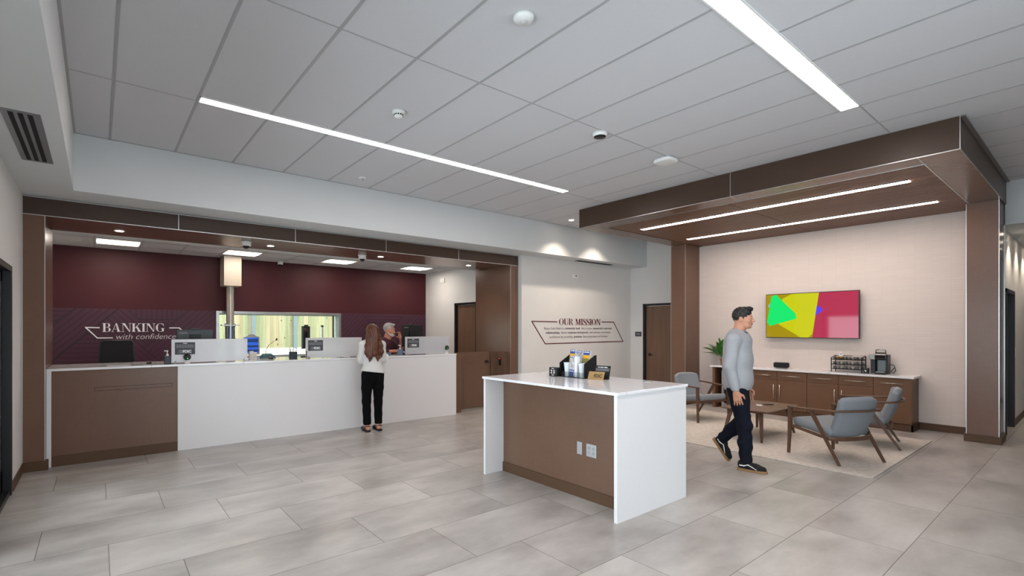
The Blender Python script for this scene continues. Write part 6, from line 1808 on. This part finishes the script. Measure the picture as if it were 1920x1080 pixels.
# support leg = left (+x), swing leg = right
lk_ = [(0.085, 0.0, 0.93), (0.085, 0.085, 0.50), (0.085, 0.10, 0.09)]
rk_ = [(-0.085, -0.01, 0.93), (-0.085, 0.03, 0.53), (-0.085, -0.19, 0.27)]
for lg in (lk_, rk_): hf.chain(lg, [0.085, 0.056, 0.036], 0.03)
armL = [(0.185, 0.0, 1.44), (0.22, -0.03, 1.14), (0.21, 0.03, 0.875)]
armR = [(-0.185, 0.0, 1.44), (-0.22, -0.05, 1.14), (-0.21, 0.06, 0.89)]
for ar, s in ((armL, 1), (armR, -1)):
    hf.chain(ar, [0.05, 0.040, 0.026], 0.02)
    hand(hf, ar[2], (-s * 0.12, 0.15, -0.97), (-s * 0.25, 0.95, 0.2), 0.32, thumb=-s, s=1.12)
hf.chain([lk_[2], (0.088, 0.19, 0.05)], [0.036, 0.022], 0.01)
hf.chain([rk_[2], (-0.085, -0.16, 0.19)], [0.036, 0.022], 0.01)
field_obj('body', hf, 0.0055, [SKIN, EYEW, EYED, LIP], man, pick=eyes_pick(Wm, 1))
GRS = varied('grey_sweatshirt', 'a0a2a7', 0.9, 0.06, 120, bump=0.3)
sf = Field()
sf.chain([(0, 0.0, 1.42), (0, -0.005, 1.25), (0, 0.0, 1.05), (0, 0.0, 0.95)], [0.13, 0.137, 0.142, 0.145], 0.05)
for s in (-1, 1):
    sf.chain([(s * 0.07, 0.0, 1.41), (s * 0.075, 0.0, 1.2), (s * 0.07, 0.0, 0.96)], [0.122, 0.122, 0.130], 0.05)
    sf.cone((s * 0.05, 0.0, 1.50), (s * 0.185, 0.0, 1.445), 0.055, 0.066, 0.05)
for ar in (armL, armR):
    a0, a1, a2 = [np.array(q) for q in ar]
    sf.chain([tuple(a0), tuple(a1), tuple(a1 * .1 + a2 * .9)], [0.072, 0.063, 0.045], 0.025)
sf.plane((0, 0, 0.875), (0, 0, -1), 0.006)
sf.cut((0, 0.03, 1.60), (0.066, 0.066, 0.08), None, 0.006)
field_obj('sweatshirt', sf, 0.008, GRS, man, disp=lambda G: 0.004 * np.sin(G[..., 2] * 28 + 3 * np.sin(G[..., 1] * 11 + G[..., 0] * 9)))
cl = MB(); cl.tube([(0.068 * math.cos(a), 0.022 + 0.066 * math.sin(a), 1.532 - 0.022 * math.sin(a)) for a in np.linspace(0, 2 * PI, 25)], 0.012, 8)
cl.build('collar', mat('dark_grey_collar', '5d636d', 0.9), man, local=True, smooth=True)
JEAN = varied('dark_denim', '0f1320', 0.9, 0.12, 60, bump=0.2, spec=0.2)
tf = Field()
tf.cone((-0.05, 0, 0.95), (0.05, 0, 0.95), 0.115, 0.115, 0.03)
for lg in (lk_, rk_):
    a0, a1, a2 = [np.array(q, float) for q in lg]
    tf.chain([tuple(a0), tuple(a0 * .5 + a1 * .5), tuple(a1), tuple(a1 * .5 + a2 * .5), tuple(a1 * .04 + a2 * .96)], [0.105, 0.088, 0.075, 0.068, 0.062], 0.035)
tf.plane((0, 0, 0.085), (0, 0, -1), 0.004)
field_obj('jeans', tf, 0.008, JEAN, man, disp=lambda G: 0.0045 * np.sin(G[..., 2] * 52 + 2 * np.sin(G[..., 1] * 30)) * (G[..., 2] < 0.62))
HB = varied('black_hair', '15100e', 0.5, 0.3, 60)
hr = Field()
hr.ell(Wm(0, -0.016, 0.034), (0.081, 0.098, 0.095), Mx, 0.02)
hr.ell(Wm(0, 0.055, 0.100), (0.058, 0.042, 0.030), Mx, 0.02)
hr.cut(Wm(0, 0.125, -0.03), (0.10, 0.085, 0.085), Mx, 0.008)
hr.cut(Wm(0, 0.045, -0.10), (0.12, 0.085, 0.085), Mx, 0.008)
for s in (-1, 1): hr.cut(Wm(s * 0.082, 0.0, -0.015), (0.014, 0.022, 0.034), Mx, 0.006)
field_obj('hair', hr, 0.0045, HB, man, disp=strand2)
bw = Field()
for s in (-1, 1): bw.cone(Wm(s * 0.018, 0.083, 0.024), Wm(s * 0.044, 0.073, 0.026), 0.005, 0.004, 0.004)
field_obj('eyebrows', bw, 0.003, HB, man)
GUM = mat('gum_sole', '8a6a44', 0.6); SUED = mat('black_suede', '0b0b0d', 0.85); STRP = mat('white_stripe', 'eeeeee', 0.5)
def shoe(org, rotx):
    M_ = Matrix.Translation(org) @ Matrix.Rotation(rotx, 4, 'X')
    out = [(-0.034, -0.075), (0.0, -0.088), (0.034, -0.075), (0.038, 0.0), (0.047, 0.10), (0.044, 0.17), (0.024, 0.205), (0.0, 0.212), (-0.024, 0.205), (-0.044, 0.17), (-0.047, 0.10), (-0.038, 0.0)]
    m = MB(); m.prism(out, 0.0, 0.028, 'xy'); m.xf(M_)
    so = m.build('shoe_sole', GUM, man, local=True, bevel=0.004)
    f_ = Field()
    f_.chain([(0, -0.04, 0.06), (0, 0.02, 0.06), (0, 0.10, 0.045), (0, 0.165, 0.036)], [0.042, 0.042, 0.042, 0.036], 0.03)
    f_.chain([(0, -0.03, 0.09), (0, 0.01, 0.085)], [0.042, 0.04], 0.02)
    f_.plane((0, 0, 0.022), (0, 0, -1), 0.003)
    f_.plane((0, 0.0, 0.112), (0, -0.1, 1), 0.004)
    v, fc = f_.mesh(0.006)
    m = MB(); m.add([tuple(q) for q in v], fc); m.xf(M_)
    up = m.build('shoe_upper', SUED, man, local=True, smooth=True)
    for s in (-1, 1):
        m = MB()
        pth = [(s * 0.044, -0.055, 0.062), (s * 0.0465, -0.01, 0.062), (s * 0.046, 0.03, 0.078), (s * 0.0465, 0.07, 0.058), (s * 0.0475, 0.115, 0.036)]
        m.tube(pth, [1.0, 1.1, 0.9, 0.8, 0.6], 8, flat=(0.0035, 0.0055)); m.xf(M_)
        m.build('side_stripe', STRP, up, local=True)
shoe((0.088, 0.10, 0.0), 0.0)
shoe((-0.085, -0.24, 0.20), -0.95)

for s_ in list(bpy.data.scenes):
    if s_.name == 'lettering': bpy.data.scenes.remove(s_)
